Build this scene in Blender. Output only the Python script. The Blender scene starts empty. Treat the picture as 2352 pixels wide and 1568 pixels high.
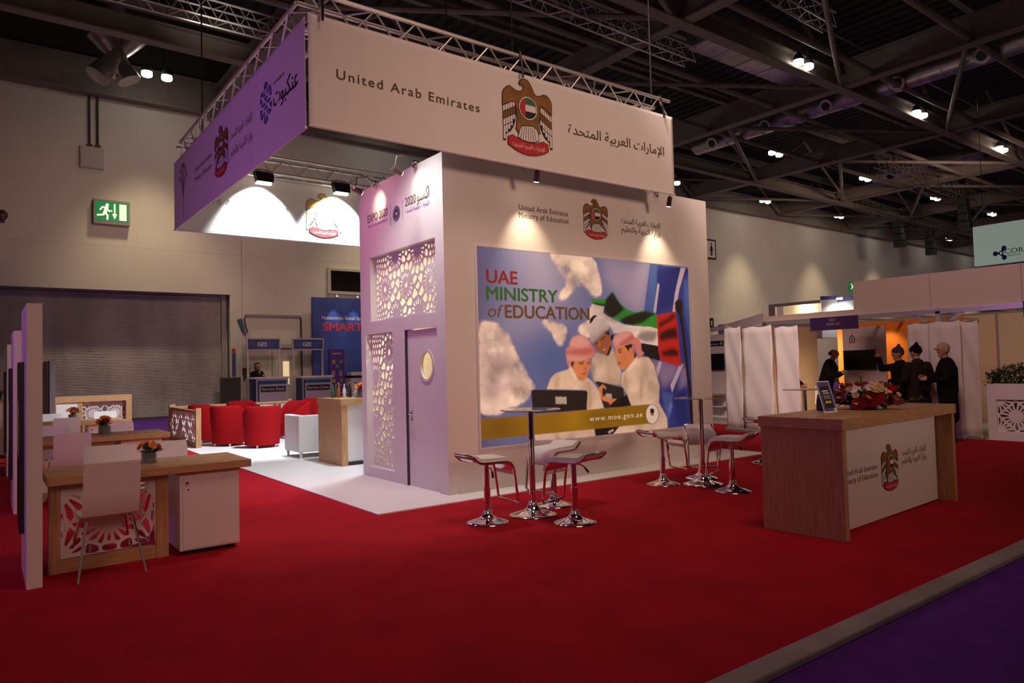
import bpy, bmesh, math, random
from mathutils import Vector, Matrix
from math import sin, cos, pi, radians

SC = bpy.context.scene
COL = SC.collection
random.seed(7)

# ---------------------------------------------------------------- camera
cam_d = bpy.data.cameras.new('camera')
cam_d.sensor_width = 36.0
cam_d.lens = 1623.62547 / 2352 * 36
cam_d.clip_end = 400
cam = bpy.data.objects.new('camera', cam_d)
COL.objects.link(cam)
yaw, pitch, roll = 0.927808834, 0.0364003591, -0.0247678952
fw = Vector((cos(yaw) * cos(pitch), sin(yaw) * cos(pitch), sin(pitch)))
rt = Vector((sin(yaw), -cos(yaw), 0))
up = rt.cross(fw)
r2 = rt * cos(roll) + up * sin(roll)
u2 = -rt * sin(roll) + up * cos(roll)
cam.matrix_world = Matrix(((r2.x, u2.x, -fw.x, 0), (r2.y, u2.y, -fw.y, 0), (r2.z, u2.z, -fw.z, 1.5), (0, 0, 0, 1)))
SC.camera = cam

# ---------------------------------------------------------------- world, lamps, exposure
SC.view_settings.view_transform = 'Standard'
SC.view_settings.look = 'None'
SC.view_settings.gamma = 1.0
SC.view_settings.use_curve_mapping = False
SC.view_settings.exposure = 0.0
SC.cycles.max_bounces = 6
SC.cycles.sample_clamp_indirect = 4.0
wd = bpy.data.worlds.new('hall_ambient')
SC.world = wd
wd.use_nodes = True
wd.node_tree.nodes['Background'].inputs[0].default_value = (1.0, 0.62, 0.5, 1)
wd.node_tree.nodes['Background'].inputs[1].default_value = 0.075


def lamp(name, kind, loc, target, energy, color, size=0.3, angle=60, blend=0.5, parent=None):
    d = bpy.data.lights.new(name, kind)
    d.energy = energy
    d.color = color
    if kind == 'AREA':
        d.size = size
        d.spread = radians(110)
    elif kind == 'SPOT':
        d.spot_size = radians(angle)
        d.spot_blend = blend
        d.shadow_soft_size = size
    else:
        d.shadow_soft_size = size
    o = bpy.data.objects.new(name, d)
    COL.objects.link(o)
    o.location = loc
    v = Vector(target) - Vector(loc)
    o.rotation_euler = v.to_track_quat('-Z', 'Y').to_euler()
    if parent is not None:
        o.parent = parent
    return o


WARM = (1.0, 0.60, 0.40)
COLD = (0.90, 0.94, 1.0)
# violet wash of the hall's feature lighting on the left, then unseen warm spots added to brighten booth, floor, walls and stands
lamp('violet_wash', 'AREA', (-4.2, 8.2, 3.4), (4.4, 8.6, 2.6), 33, (0.64, 0.17, 1.0), size=2.2)
lamp('added_wash', 'SPOT', (11, -14, 5.2), (6.4, 7.2, 3.8), 5200, (1.0, .62, .46), size=1.6, angle=29, blend=1.0)
lamp('added_wash', 'SPOT', (5.0, 1.5, 11.0), (4.6, 6.2, 0), 1200, (1.0, .58, .46), size=2.0, angle=62, blend=1.0)
lamp('added_wash', 'SPOT', (-2, -6, 6), (1.5, 8, .8), 900, (1.0, .50, .44), size=2.0, angle=40, blend=1.0)
lamp('added_wash', 'SPOT', (7, 14.5, 9.5), (8, 29, 2.0), 1150, (1.0, .64, .50), size=1.0, angle=84, blend=1.0)
lamp('added_wash', 'SPOT', (36, 8, 8.5), (46, 28, 4.0), 3800, (1.0, .72, .54), size=1.0, angle=96, blend=1.0)
lamp('added_wash', 'SPOT', (2, 2, 11), (15, 6.5, 2.2), 2700, (1.0, .62, .50), size=1.5, angle=50, blend=1.0)
lamp('added_wash', 'SPOT', (5, 5.5, 9), (12.9, 8.9, 1.2), 3300, (1.0, .74, .64), size=.5, angle=26, blend=1.0)
lamp('added_truss_spot', 'SPOT', (5.2, 18.6, 10.0), (5.3, 20.4, 11.6), 150, (1.0, .85, .7), size=.1, angle=55, blend=.8)  # spot without a fixture, added to brighten the upper left truss
# unseen rose spot added inside the rig to tint the booth side wall
lamp('added_rose_wash', 'SPOT', (3.0, 9.3, 4.95), (4.39, 8.2, 1.8), 110, (1.0, .30, .52), size=0.2, angle=95, blend=1.0)
# cold flood lights hung on the banner rig, over the white stage floor
lamp('stage_flood', 'SPOT', (4.9, 9.9, 5.0), (4.7, 10.3, 0), 680, COLD, size=0.2, angle=74, blend=0.7)
lamp('stage_flood', 'SPOT', (3.6, 7.2, 5.0), (3.9, 8.0, 0), 310, (1.0, .98, .94), size=0.2, angle=84, blend=0.7)
lamp('stage_flood', 'SPOT', (5.0, 12.95, 5.0), (4.7, 16.2, 0), 1700, COLD, size=0.2, angle=88, blend=0.5)


# ---------------------------------------------------------------- materials
def srgb(r, g, b):
    f = lambda c: c / 12.92 if c <= 0.04045 else ((c + 0.055) / 1.055) ** 2.4
    return (f(r / 255), f(g / 255), f(b / 255))


MATS = {}


def mat(name, col, rough=0.6, metal=0.0, emit=0.0, ecol=None, spec=0.5, trans=0.0, alpha=1.0, noise=0.0, nscale=8, bump=0.0, bscale=200, stretch=(1, 1, 1)):
    if name in MATS:
        return MATS[name]
    m = bpy.data.materials.new(name)
    m.use_nodes = True
    nt = m.node_tree
    b = nt.nodes['Principled BSDF']
    b.inputs['Base Color'].default_value = (*col, 1)
    b.inputs['Roughness'].default_value = rough
    b.inputs['Metallic'].default_value = metal
    b.inputs['Specular IOR Level'].default_value = spec
    b.inputs['Transmission Weight'].default_value = trans
    b.inputs['Alpha'].default_value = alpha
    if emit:
        b.inputs['Emission Color'].default_value = (*(ecol or col), 1)
        b.inputs['Emission Strength'].default_value = emit
    if noise or bump:
        tc = nt.nodes.new('ShaderNodeTexCoord')
        mp = nt.nodes.new('ShaderNodeMapping')
        mp.inputs['Scale'].default_value = stretch
        nt.links.new(tc.outputs['Object'], mp.inputs['Vector'])
    if noise:
        n = nt.nodes.new('ShaderNodeTexNoise')
        n.inputs['Scale'].default_value = nscale
        n.inputs['Detail'].default_value = 5
        nt.links.new(mp.outputs[0], n.inputs['Vector'])
        r = nt.nodes.new('ShaderNodeValToRGB')
        r.color_ramp.elements[0].position = 0.3
        r.color_ramp.elements[1].position = 0.7
        r.color_ramp.elements[0].color = (*[c * (1 - noise) for c in col], 1)
        r.color_ramp.elements[1].color = (*[min(1, c * (1 + noise)) for c in col], 1)
        nt.links.new(n.outputs['Fac'], r.inputs[0])
        nt.links.new(r.outputs[0], b.inputs['Base Color'])
        if emit:
            nt.links.new(r.outputs[0], b.inputs['Emission Color'])
    if bump:
        n2 = nt.nodes.new('ShaderNodeTexNoise')
        n2.inputs['Scale'].default_value = bscale
        n2.inputs['Detail'].default_value = 3
        nt.links.new(mp.outputs[0], n2.inputs['Vector'])
        bp = nt.nodes.new('ShaderNodeBump')
        bp.inputs['Strength'].default_value = bump
        bp.inputs['Distance'].default_value = 0.02
        nt.links.new(n2.outputs['Fac'], bp.inputs['Height'])
        nt.links.new(bp.outputs[0], b.inputs['Normal'])
    MATS[name] = m
    return m


white = mat('white_laminate', (0.80, 0.78, 0.76), 0.45)
wallpaint = mat('booth_white_paint', (0.80, 0.77, 0.74), 0.6, noise=0.02, nscale=2)
hallwall = mat('hall_wall_paint', (0.72, 0.69, 0.62), 0.75, noise=0.05, nscale=0.6)
stagefloor = mat('white_stage_vinyl', (0.84, 0.84, 0.83), 0.42, noise=0.02, nscale=2)
redcarpet = mat('red_carpet', (0.40, 0.010, 0.022), 0.95, spec=0.1, noise=0.14, nscale=2.2, bump=0.35, bscale=160)
purplecarpet = mat('purple_carpet', (0.12, 0.035, 0.30), 0.95, spec=0.1, noise=0.15, nscale=6, bump=0.3, bscale=220)
greystrip = mat('grey_edge_strip', (0.30, 0.28, 0.27), 0.5, noise=0.2, nscale=3)
wood = mat('oak_veneer', (0.50, 0.30, 0.13), 0.5, noise=0.22, nscale=5, stretch=(1.5, 1.5, 22))
woodv = mat('oak_veneer_upright', (0.48, 0.28, 0.125), 0.5, noise=0.22, nscale=4, stretch=(14, 14, 0.9))
chrome = mat('chrome', (0.82, 0.80, 0.82), 0.07, 1.0)
alu = mat('truss_aluminium', (0.70, 0.68, 0.64), 0.36, 0.75)
alud = mat('shell_aluminium', (0.62, 0.62, 0.66), 0.35, 0.8)
leather = mat('white_leather', (0.74, 0.72, 0.66), 0.4)
black = mat('black_plastic', (0.012, 0.012, 0.013), 0.4)
darkgrey = mat('dark_grey_metal', (0.05, 0.045, 0.045), 0.5)
screenm = mat('tv_screen', (0.005, 0.005, 0.006), 0.22, spec=.3)
redfab = mat('red_upholstery', (0.27, 0.003, 0.006), 0.85, spec=.12, noise=0.08, nscale=5, bump=0.1, bscale=150)
whitefab = mat('banner_cloth', (0.80, 0.78, 0.75), 0.85, noise=0.02, nscale=3, bump=0.55, bscale=3.0, stretch=(1, 1, 0.35))
paper = mat('white_paper', (0.78, 0.77, 0.74), 0.6)
glass = mat('clear_glass', (0.85, 0.92, 0.9), 0.04, trans=0.9)
steel = mat('roof_steel', (0.20, 0.165, 0.14), 0.6, noise=0.12, nscale=2)
deck = mat('roof_deck', (0.035, 0.030, 0.028), 0.8)
foil = mat('duct_foil', (0.55, 0.53, 0.52), 0.38, 0.85, noise=0.25, nscale=3, bump=0.5, bscale=6)
orange = mat('orange_panel', (0.80, 0.24, 0.02), 0.6)
cream = mat('cream_panel', (0.78, 0.66, 0.48), 0.7)
green = mat('leaf_green', (0.07, 0.14, 0.035), 0.6, noise=0.4, nscale=20)
leafdark = mat('leaf_dark', (0.035, 0.075, 0.022), 0.6, noise=0.4, nscale=20)
petred = mat('anthurium_red', (0.26, 0.006, 0.012), 0.4, spec=.3)
petdark = mat('petal_dark_red', (0.13, 0.006, 0.012), 0.5, spec=.3)
petcream = mat('rose_cream', (0.80, 0.66, 0.34), 0.6)
petorange = mat('petal_orange', (0.85, 0.28, 0.04), 0.6)
yellow = mat('spadix_yellow', (0.70, 0.48, 0.12), 0.5)
inkbrown = mat('ink_brown', (0.10, 0.055, 0.025), 0.7)
inkblack = mat('ink_black', (0.012, 0.010, 0.010), 0.7)
inkblue = mat('ink_blue', (0.05, 0.07, 0.36), 0.7)
inkgrey = mat('ink_grey', (0.22, 0.16, 0.14), 0.7)
inkpurple = mat('ink_violet', (0.20, 0.13, 0.42), 0.7)
inkwhite = mat('ink_white', (0.82, 0.80, 0.78), 0.7)
navy = mat('navy_panel', (0.012, 0.025, 0.11), 0.5)
gold = mat('emblem_gold', (0.24, 0.115, 0.018), 0.7, noise=0.3, nscale=6)
emred = mat('emblem_red', (0.55, 0.02, 0.02), 0.7)
emgreen = mat('emblem_green', (0.02, 0.18, 0.07), 0.7)
lampglow = mat('lamp_glow', (1, 0.95, 0.85), 0.5, emit=14, ecol=(1, 0.93, 0.82))
spotglow = mat('spot_lens', (1, 0.9, 0.75), 0.5, emit=16, ecol=(1, 0.85, 0.65))
skin = mat('skin', (0.42, 0.22, 0.14), 0.55)
skind = mat('skin_shadowed', (0.30, 0.15, 0.095), 0.55)
clothblack = mat('black_wool', (0.007, 0.006, 0.007), 0.95, spec=.15)
clothbrown = mat('dark_brown_jacket', (0.020, 0.012, 0.009), 0.9, spec=.2)
hairm = mat('dark_hair', (0.015, 0.010, 0.008), 0.6)


# ---------------------------------------------------------------- helpers
class MB:
    def __init__(s):
        s.v, s.f, s.m, s.cuts = [], [], [], []

    def box(s, x0, x1, y0, y1, z0, z1, m=0):
        n = len(s.v)
        s.v += [(x0, y0, z0), (x1, y0, z0), (x1, y1, z0), (x0, y1, z0), (x0, y0, z1), (x1, y0, z1), (x1, y1, z1), (x0, y1, z1)]
        for q in ((0, 3, 2, 1), (4, 5, 6, 7), (0, 1, 5, 4), (1, 2, 6, 5), (2, 3, 7, 6), (3, 0, 4, 7)):
            s.f.append([n + i for i in q]); s.m.append(m)
        return s

    def poly(s, pts, m=0):
        n = len(s.v)
        s.v += [tuple(p) for p in pts]
        s.f.append(list(range(n, n + len(pts)))); s.m.append(m)
        return s

    def prism(s, pts, fn, d0, d1, m=0):
        """2D polygon pts, fn(u,v,d)->xyz, extruded d0..d1"""
        n = len(s.v); k = len(pts)
        s.v += [tuple(fn(u, v, d0)) for u, v in pts] + [tuple(fn(u, v, d1)) for u, v in pts]
        s.f.append([n + i for i in range(k)][::-1]); s.m.append(m)
        s.f.append([n + k + i for i in range(k)]); s.m.append(m)
        for i in range(k):
            j = (i + 1) % k
            s.f.append([n + i, n + j, n + k + j, n + k + i]); s.m.append(m)
        return s

    def rings(s, rings, m=0, cap=True, closed=False):
        n = len(s.v); k = len(rings[0])
        for r in rings:
            s.v += [tuple(p) for p in r]
        R = len(rings)
        for a in range(R if closed else R - 1):
            b = (a + 1) % R
            for i in range(k):
                j = (i + 1) % k
                s.f.append([n + a * k + i, n + a * k + j, n + b * k + j, n + b * k + i]); s.m.append(m)
        if cap and not closed:
            s.f.append([n + i for i in range(k)][::-1]); s.m.append(m)
            s.f.append([n + (R - 1) * k + i for i in range(k)]); s.m.append(m)
        return s

    def tube(s, path, r, n=8, m=0, closed=False):
        P = [Vector(p) for p in path]
        rs = r if isinstance(r, (list, tuple)) else [r] * len(P)
        rings = []
        ref = None
        for i, p in enumerate(P):
            if closed:
                t = P[(i + 1) % len(P)] - P[i - 1]
            else:
                t = P[min(i + 1, len(P) - 1)] - P[max(i - 1, 0)]
            t.normalize()
            if ref is None:
                ref = Vector((0, 0, 1)) if abs(t.z) < 0.9 else Vector((1, 0, 0))
            a = t.cross(ref)
            if a.length < 1e-4:
                a = t.cross(Vector((0.3, 1, 0.2)))
            a.normalize()
            b = a.cross(t); b.normalize()
            ref = b
            rings.append([p + (a * cos(2 * pi * k / n) + b * sin(2 * pi * k / n)) * rs[i] for k in range(n)])
        return s.rings(rings, m, True, closed)

    def lathe(s, prof, c=(0, 0, 0), n=24, m=0, sx=1, sy=1):
        rings = [[(c[0] + r * cos(2 * pi * k / n) * sx, c[1] + r * sin(2 * pi * k / n) * sy, c[2] + z) for k in range(n)] for r, z in prof]
        return s.rings(rings, m, True)

    def sphere(s, c, r, n=10, m=0, sz=1.0):
        prof = [(max(0.001, r * sin(pi * i / n)), -r * cos(pi * i / n) * sz) for i in range(n + 1)]
        return s.lathe(prof, c, n + 2, m)

    def build(s, name, mats, parent=None, loc=None, rot=None, smooth=False):
        me = bpy.data.meshes.new(name)
        me.from_pydata(s.v, [], s.f)
        for x in (mats if isinstance(mats, (list, tuple)) else [mats]):
            me.materials.append(x)
        if any(s.m):
            me.polygons.foreach_set('material_index', s.m)
        if smooth:
            me.polygons.foreach_set('use_smooth', [True] * len(s.f))
            me.set_sharp_from_angle(angle=radians(38))
        me.update()
        o = bpy.data.objects.new(name, me)
        COL.objects.link(o)
        if parent is not None:
            o.parent = parent
        if loc is not None:
            o.location = loc
        if rot is not None:
            o.rotation_euler = rot if isinstance(rot, (tuple, list)) else (0, 0, rot)
        return o


def build_lines(mb, name, mats, parent):
    """one part for each line of writing collected in mb"""
    ends = mb.cuts[1:] + [(len(mb.v), len(mb.f))]
    for (v0, f0), (v1, f1) in zip(mb.cuts, ends):
        n = MB()
        n.v = mb.v[v0:v1]; n.f = [[i - v0 for i in f] for f in mb.f[f0:f1]]; n.m = mb.m[f0:f1]
        n.build(name, mats, parent)


def bevel(o, w=0.006, seg=2):
    md = o.modifiers.new('bevel', 'BEVEL')
    md.width = w; md.segments = seg; md.limit_method = 'ANGLE'; md.angle_limit = radians(40)
    return o


def tag(o, label, cat, group=None):
    o['label'] = label; o['category'] = cat
    if group:
        o['group'] = group
    return o


def thing(name, label, cat, loc=(0, 0, 0), rotz=0.0, group=None):
    o = bpy.data.objects.new(name, None)
    o.empty_display_size = 0.1
    COL.objects.link(o)
    o.location = loc
    o.rotation_euler = (0, 0, rotz)
    return tag(o, label, cat, group)


def struct(o):
    o['kind'] = 'structure'
    return o


def stuff(o):
    o['kind'] = 'stuff'
    return o


def dup(root, loc, rotz, label, group=None):
    r = root.copy(); COL.objects.link(r)
    r.location = loc; r.rotation_euler = (0, 0, rotz)
    r['label'] = label
    if group:
        r['group'] = group
    for ch in list(root.children):
        c = ch.copy(); COL.objects.link(c); c.parent = r
        for g in list(ch.children):
            d = g.copy(); COL.objects.link(d); d.parent = c
    return r


def again(o, parent, loc=None, rot=None):
    """another object on the same mesh"""
    c = o.copy(); COL.objects.link(c); c.parent = parent
    if loc is not None:
        c.location = loc
    if rot is not None:
        c.rotation_euler = rot
    return c


# ---- plane maps: u to the right as seen, v up, d towards the viewer
def facing_front(X0, Y, Z0):
    return lambda u, v, d=0.0: (X0 + u, Y - d, Z0 + v)


def facing_left(X, Y0, Z0):
    return lambda u, v, d=0.0: (X - d, Y0 - u, Z0 + v)


# ---- Arabic shaping into presentation forms, visual order
AR = {'ا': (0xFE8D, 0xFE8E), 'إ': (0xFE87, 0xFE88), 'ل': (0xFEDD, 0xFEDE, 0xFEDF, 0xFEE0), 'م': (0xFEE1, 0xFEE2, 0xFEE3, 0xFEE4),
      'ر': (0xFEAD, 0xFEAE), 'ت': (0xFE95, 0xFE96, 0xFE97, 0xFE98), 'ع': (0xFEC9, 0xFECA, 0xFECB, 0xFECC), 'ب': (0xFE8F, 0xFE90, 0xFE91, 0xFE92),
      'ي': (0xFEF1, 0xFEF2, 0xFEF3, 0xFEF4), 'ة': (0xFE93, 0xFE94), 'ح': (0xFEA1, 0xFEA2, 0xFEA3, 0xFEA4), 'د': (0xFEA9, 0xFEAA),
      'و': (0xFEED, 0xFEEE), 'ز': (0xFEAF, 0xFEB0), 'ن': (0xFEE5, 0xFEE6, 0xFEE7, 0xFEE8), 'ك': (0xFED9, 0xFEDA, 0xFEDB, 0xFEDC),
      'س': (0xFEB1, 0xFEB2, 0xFEB3, 0xFEB4), '\u0001': (0xFEF9, 0xFEFA)}


def arabic(t):
    t = t.replace('لإ', '\u0001')
    out = []
    for i, c in enumerate(t):
        if c not in AR:
            out.append(c); continue
        f = AR[c]
        prev = i > 0 and t[i - 1] in AR and len(AR[t[i - 1]]) == 4
        nxt = i + 1 < len(t) and t[i + 1] in AR and len(f) == 4
        k = (3 if prev else 2) if nxt else (1 if prev else 0)
        out.append(chr(f[k]))
    return ''.join(reversed(out))


TXT = {}


def text2d(s, spacing=1.0, bold=0.0, res=4):
    key = (s, spacing, bold, res)
    if key in TXT:
        return TXT[key]
    c = bpy.data.curves.new('txt', 'FONT')
    c.body = s; c.resolution_u = res; c.space_character = spacing; c.offset = bold
    o = bpy.data.objects.new('txt', c)
    COL.objects.link(o)
    dg = bpy.context.evaluated_depsgraph_get()
    m = bpy.data.meshes.new_from_object(o.evaluated_get(dg))
    V = [(v.co.x, v.co.y) for v in m.vertices]
    F = [list(p.vertices) for p in m.polygons]
    bpy.data.objects.remove(o); bpy.data.curves.remove(c); bpy.data.meshes.remove(m)
    TXT[key] = (V, F)
    return TXT[key]


def put_text(mb, s, u0, u1, base, cap, fn, d, m=0, spacing=1.0, bold=0.0, shear=0.0, slope=0.0):
    V, F = text2d(s, spacing)
    if not V:
        return
    mb.cuts.append((len(mb.v), len(mb.f)))
    xa = min(x for x, _ in V); xb = max(x for x, _ in V)
    k = (u1 - u0) / (xb - xa); h = cap / 0.73
    for j, (ox, oy) in enumerate(((0, 0), (1, 0), (-1, 0), (0, .6), (0, -.6)) if bold else ((0, 0),)):
        n = len(mb.v)
        for x, y in V:
            mb.v.append(tuple(fn(u0 + (x - xa) * k + shear * y * h + ox * bold * h, base + y * h + slope * (x - xa) * k + oy * bold * h, d + j * .00015)))
        for f in F:
            mb.f.append([n + i for i in f]); mb.m.append(m)


def stroke(mb, pts, w, fn, d, m=0, closed=True):
    k = len(pts)
    for i in range(k if closed else k - 1):
        a = Vector(pts[i]); b = Vector(pts[(i + 1) % k])
        t = b - a
        if t.length < 1e-6:
            continue
        t.normalize(); nrm = Vector((-t.y, t.x)) * w / 2; e = t * w * 0.35
        mb.poly([fn(*(a - e + nrm), d), fn(*(a - e - nrm), d), fn(*(b + e - nrm), d), fn(*(b + e + nrm), d)], m)


def ell(cx, cy, rx, ry, n=24, a0=0.0, a1=2 * pi):
    return [(cx + rx * cos(a0 + (a1 - a0) * i / n), cy + ry * sin(a0 + (a1 - a0) * i / n)) for i in range(n)]


# ---- pierced lattice panels
def petal(cx, cy, a, r0, r1, w):
    ca, sa = cos(a), sin(a)
    L = r1 - r0
    loc = [(r0, 0), (r0 + .35 * L, -w * .6), (r0 + .72 * L, -w), (r0 + .94 * L, -w * .55), (r1, 0), (r0 + .94 * L, w * .55), (r0 + .72 * L, w), (r0 + .35 * L, w * .6)]
    return [(cx + x * ca - y * sa, cy + x * sa + y * ca) for x, y in loc]


def clip_half(q, px, py, nx, ny):
    """keep the side of polygon q where (x - p).n <= 0"""
    res = []
    for i in range(len(q)):
        A, B = q[i], q[(i + 1) % len(q)]
        da = (A[0] - px) * nx + (A[1] - py) * ny; db = (B[0] - px) * nx + (B[1] - py) * ny
        if da <= 0:
            res.append(A)
        if (da <= 0) != (db <= 0):
            t = da / (da - db)
            res.append((A[0] + t * (B[0] - A[0]), A[1] + t * (B[1] - A[1])))
    return res


def lattice_holes(w, h, roses, R, margin=0.012, strand=None):
    """cell pattern: rosettes of radial petals (u, v, open_centre), small cells between"""
    sw = (strand or .125 * R) / 2
    pts = []
    for ci, (cx, cy, op) in enumerate(roses):
        for ring, (rr, off) in enumerate(((.52, 0), (.97, .5))):
            for i in range(16):
                a = 2 * pi * (i + off) / 16
                x, y = cx + rr * R * cos(a), cy + rr * R * sin(a)
                if ring == 1 and any(math.hypot(x - c[0], y - c[1]) < 1.0 * R - .001 for c in roses):
                    continue
                if any(math.hypot(x - p[0], y - p[1]) < .12 * R for p in pts):
                    continue
                pts.append((x, y, ci if ring == 0 else -1))
    st = .24 * R
    j = 0; y = -st
    while y < h + st:
        x = st * (1 if j % 2 else .5) - st
        while x < w + st:
            if all(math.hypot(x - c[0], y - c[1]) > 1.16 * R for c in roses) and all(math.hypot(x - p[0], y - p[1]) > .17 * R for p in pts):
                pts.append((x, y, -1))
            x += st
        y += st * 1.25; j += 1
    def cell(i, inset):
        x, y, ci = pts[i]
        q = [(margin, margin), (w - margin, margin), (w - margin, h - margin), (margin, h - margin)] if inset else [(-st, -st), (w + st, -st), (w + st, h + st), (-st, h + st)]
        near = sorted((math.hypot(x - p[0], y - p[1]), k) for k, p in enumerate(pts) if k != i and abs(p[0] - x) < 1.2 * R and abs(p[1] - y) < 1.2 * R)[:18]
        for dd, k in near:
            nx, ny = (pts[k][0] - x) / dd, (pts[k][1] - y) / dd
            q = clip_half(q, x + nx * (dd / 2 - inset), y + ny * (dd / 2 - inset), nx, ny)
            if len(q) < 3:
                break
        return q
    for it in range(4):
        new = []
        for i, p in enumerate(pts):
            if p[2] >= 0:
                new.append(p); continue
            q = cell(i, 0)
            new.append((sum(a for a, _ in q) / len(q), sum(b_ for _, b_ in q) / len(q), -1) if len(q) >= 3 else p)
        pts = new
    out = []
    for cx, cy, op in roses:
        if op and .2 * R < cx < w - .2 * R and .2 * R < cy < h - .2 * R:
            out.append(ell(cx, cy,   .15 * R, .19 * R, 12))
    for i, (x, y, ci) in enumerate(pts):
        q = cell(i, sw)
        if len(q) >= 3 and ci >= 0:
            cx, cy = roses[ci][0], roses[ci][1]
            L = math.hypot(x - cx, y - cy); nx, ny = (cx - x) / L, (cy - y) / L
            q = clip_half(q, cx - nx * .29 * R, cy - ny * .29 * R, nx, ny)
        if len(q) >= 3:
            # keep clear of rosette hubs
            ar = abs(sum(q[n][0] * q[(n + 1) % len(q)][1] - q[(n + 1) % len(q)][0] * q[n][1] for n in range(len(q)))) / 2
            bad = any(math.hypot(a - c[0], b_ - c[1]) < .27 * R for a, b_ in q for c in roses)
            if ar > .0035 * R * R and not bad:
                cxm = sum(a for a, _ in q) / len(q); cym = sum(b_ for _, b_ in q) / len(q)
                # drop near-duplicate corners, chamfer the cell
                c2 = []
                for n in range(len(q)):
                    A, B = q[n], q[(n + 1) % len(q)]
                    if math.hypot(A[0] - B[0], A[1] - B[1]) > .02 * R:
                        c2.append((A[0] + (B[0] - A[0]) * .25, A[1] + (B[1] - A[1]) * .25)); c2.append((A[0] + (B[0] - A[0]) * .75, A[1] + (B[1] - A[1]) * .75))
                if len(c2) >= 3:
                    out.append(c2)
    return out


def inside(p, poly):
    x, y = p; c = False; n = len(poly)
    for i in range(n):
        x1, y1 = poly[i]; x2, y2 = poly[i - 1]
        if (y1 > y) != (y2 > y) and x < (x2 - x1) * (y - y1) / (y2 - y1) + x1:
            c = not c
    return c


def overlap(a, b):
    return any(inside(p, b) for p in a) or any(inside(p, a) for p in b)


def pierced(name, w, h, holes, thick, fn, m, parent=None):
    c = bpy.data.curves.new(name, 'CURVE')
    c.dimensions = '2D'; c.fill_mode = 'BOTH'; c.extrude = thick / 2

    def sp(pts):
        s = c.splines.new('POLY'); s.points.add(len(pts) - 1)
        for i, (x, y) in enumerate(pts):
            s.points[i].co = (x, y, 0, 1)
        s.use_cyclic_u = True
    sp([(0, 0), (w, 0), (w, h), (0, h)])
    for q in holes:
        sp(q)
    o = bpy.data.objects.new('tmp', c); COL.objects.link(o)
    dg = bpy.context.evaluated_depsgraph_get()
    me = bpy.data.meshes.new_from_object(o.evaluated_get(dg))
    bpy.data.objects.remove(o); bpy.data.curves.remove(c)
    me.name = name
    me.materials.clear(); me.materials.append(m)
    for v in me.vertices:
        v.co = Vector(fn(v.co.x, v.co.y, v.co.z))
    me.update()
    ob = bpy.data.objects.new(name, me); COL.objects.link(ob)
    if parent is not None:
        ob.parent = parent
    return ob


# ---- the falcon emblem (flat print), height H, lower centre at u, v
EB = [(5.2178, 4.9481), (5.231, 4.9806), (5.2687, 5.0109), (5.3144, 5.0143), (5.349, 5.0093), (5.3757, 4.9884), (5.4031, 4.9498), (5.4269, 4.9101), (5.4506, 4.8653), (5.4751, 4.8456), (5.513, 4.8416), (5.5581, 4.8582), (5.6037, 4.879), (5.6489, 4.8805), (5.6896, 4.8557), (5.7182, 4.8159), (5.7256, 4.7666), (5.724, 4.6606), (5.6571, 4.7026), (5.5542, 4.7418), (5.5397, 4.6887), (5.5231, 4.5752), (5.5013, 4.491), (5.5184, 4.4342), (5.5269, 4.3858), (5.4976, 4.3825), (5.4611, 4.4237), (5.4244, 4.4547), (5.3683, 4.4561), (5.3182, 4.4419), (5.2815, 4.4498), (5.2466, 4.4314), (5.2123, 4.3878), (5.1925, 4.3402), (5.1717, 4.3706), (5.1574, 4.3777), (5.1708, 4.4192), (5.1809, 4.509), (5.1654, 4.633), (5.1534, 4.7137), (5.0706, 4.697), (4.9644, 4.6365), (4.9622, 4.698), (4.9669, 4.7761), (4.9859, 4.8208), (5.0287, 4.8651), (5.0709, 4.8842), (5.1124, 4.868), (5.16, 4.8471), (5.2145, 4.8442), (5.264, 4.8618), (5.2834, 4.8937), (5.2819, 4.923), (5.2629, 4.9434), (5.2381, 4.933)]
EMATS = [inkblack, gold, emred, inkwhite, emgreen]


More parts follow.
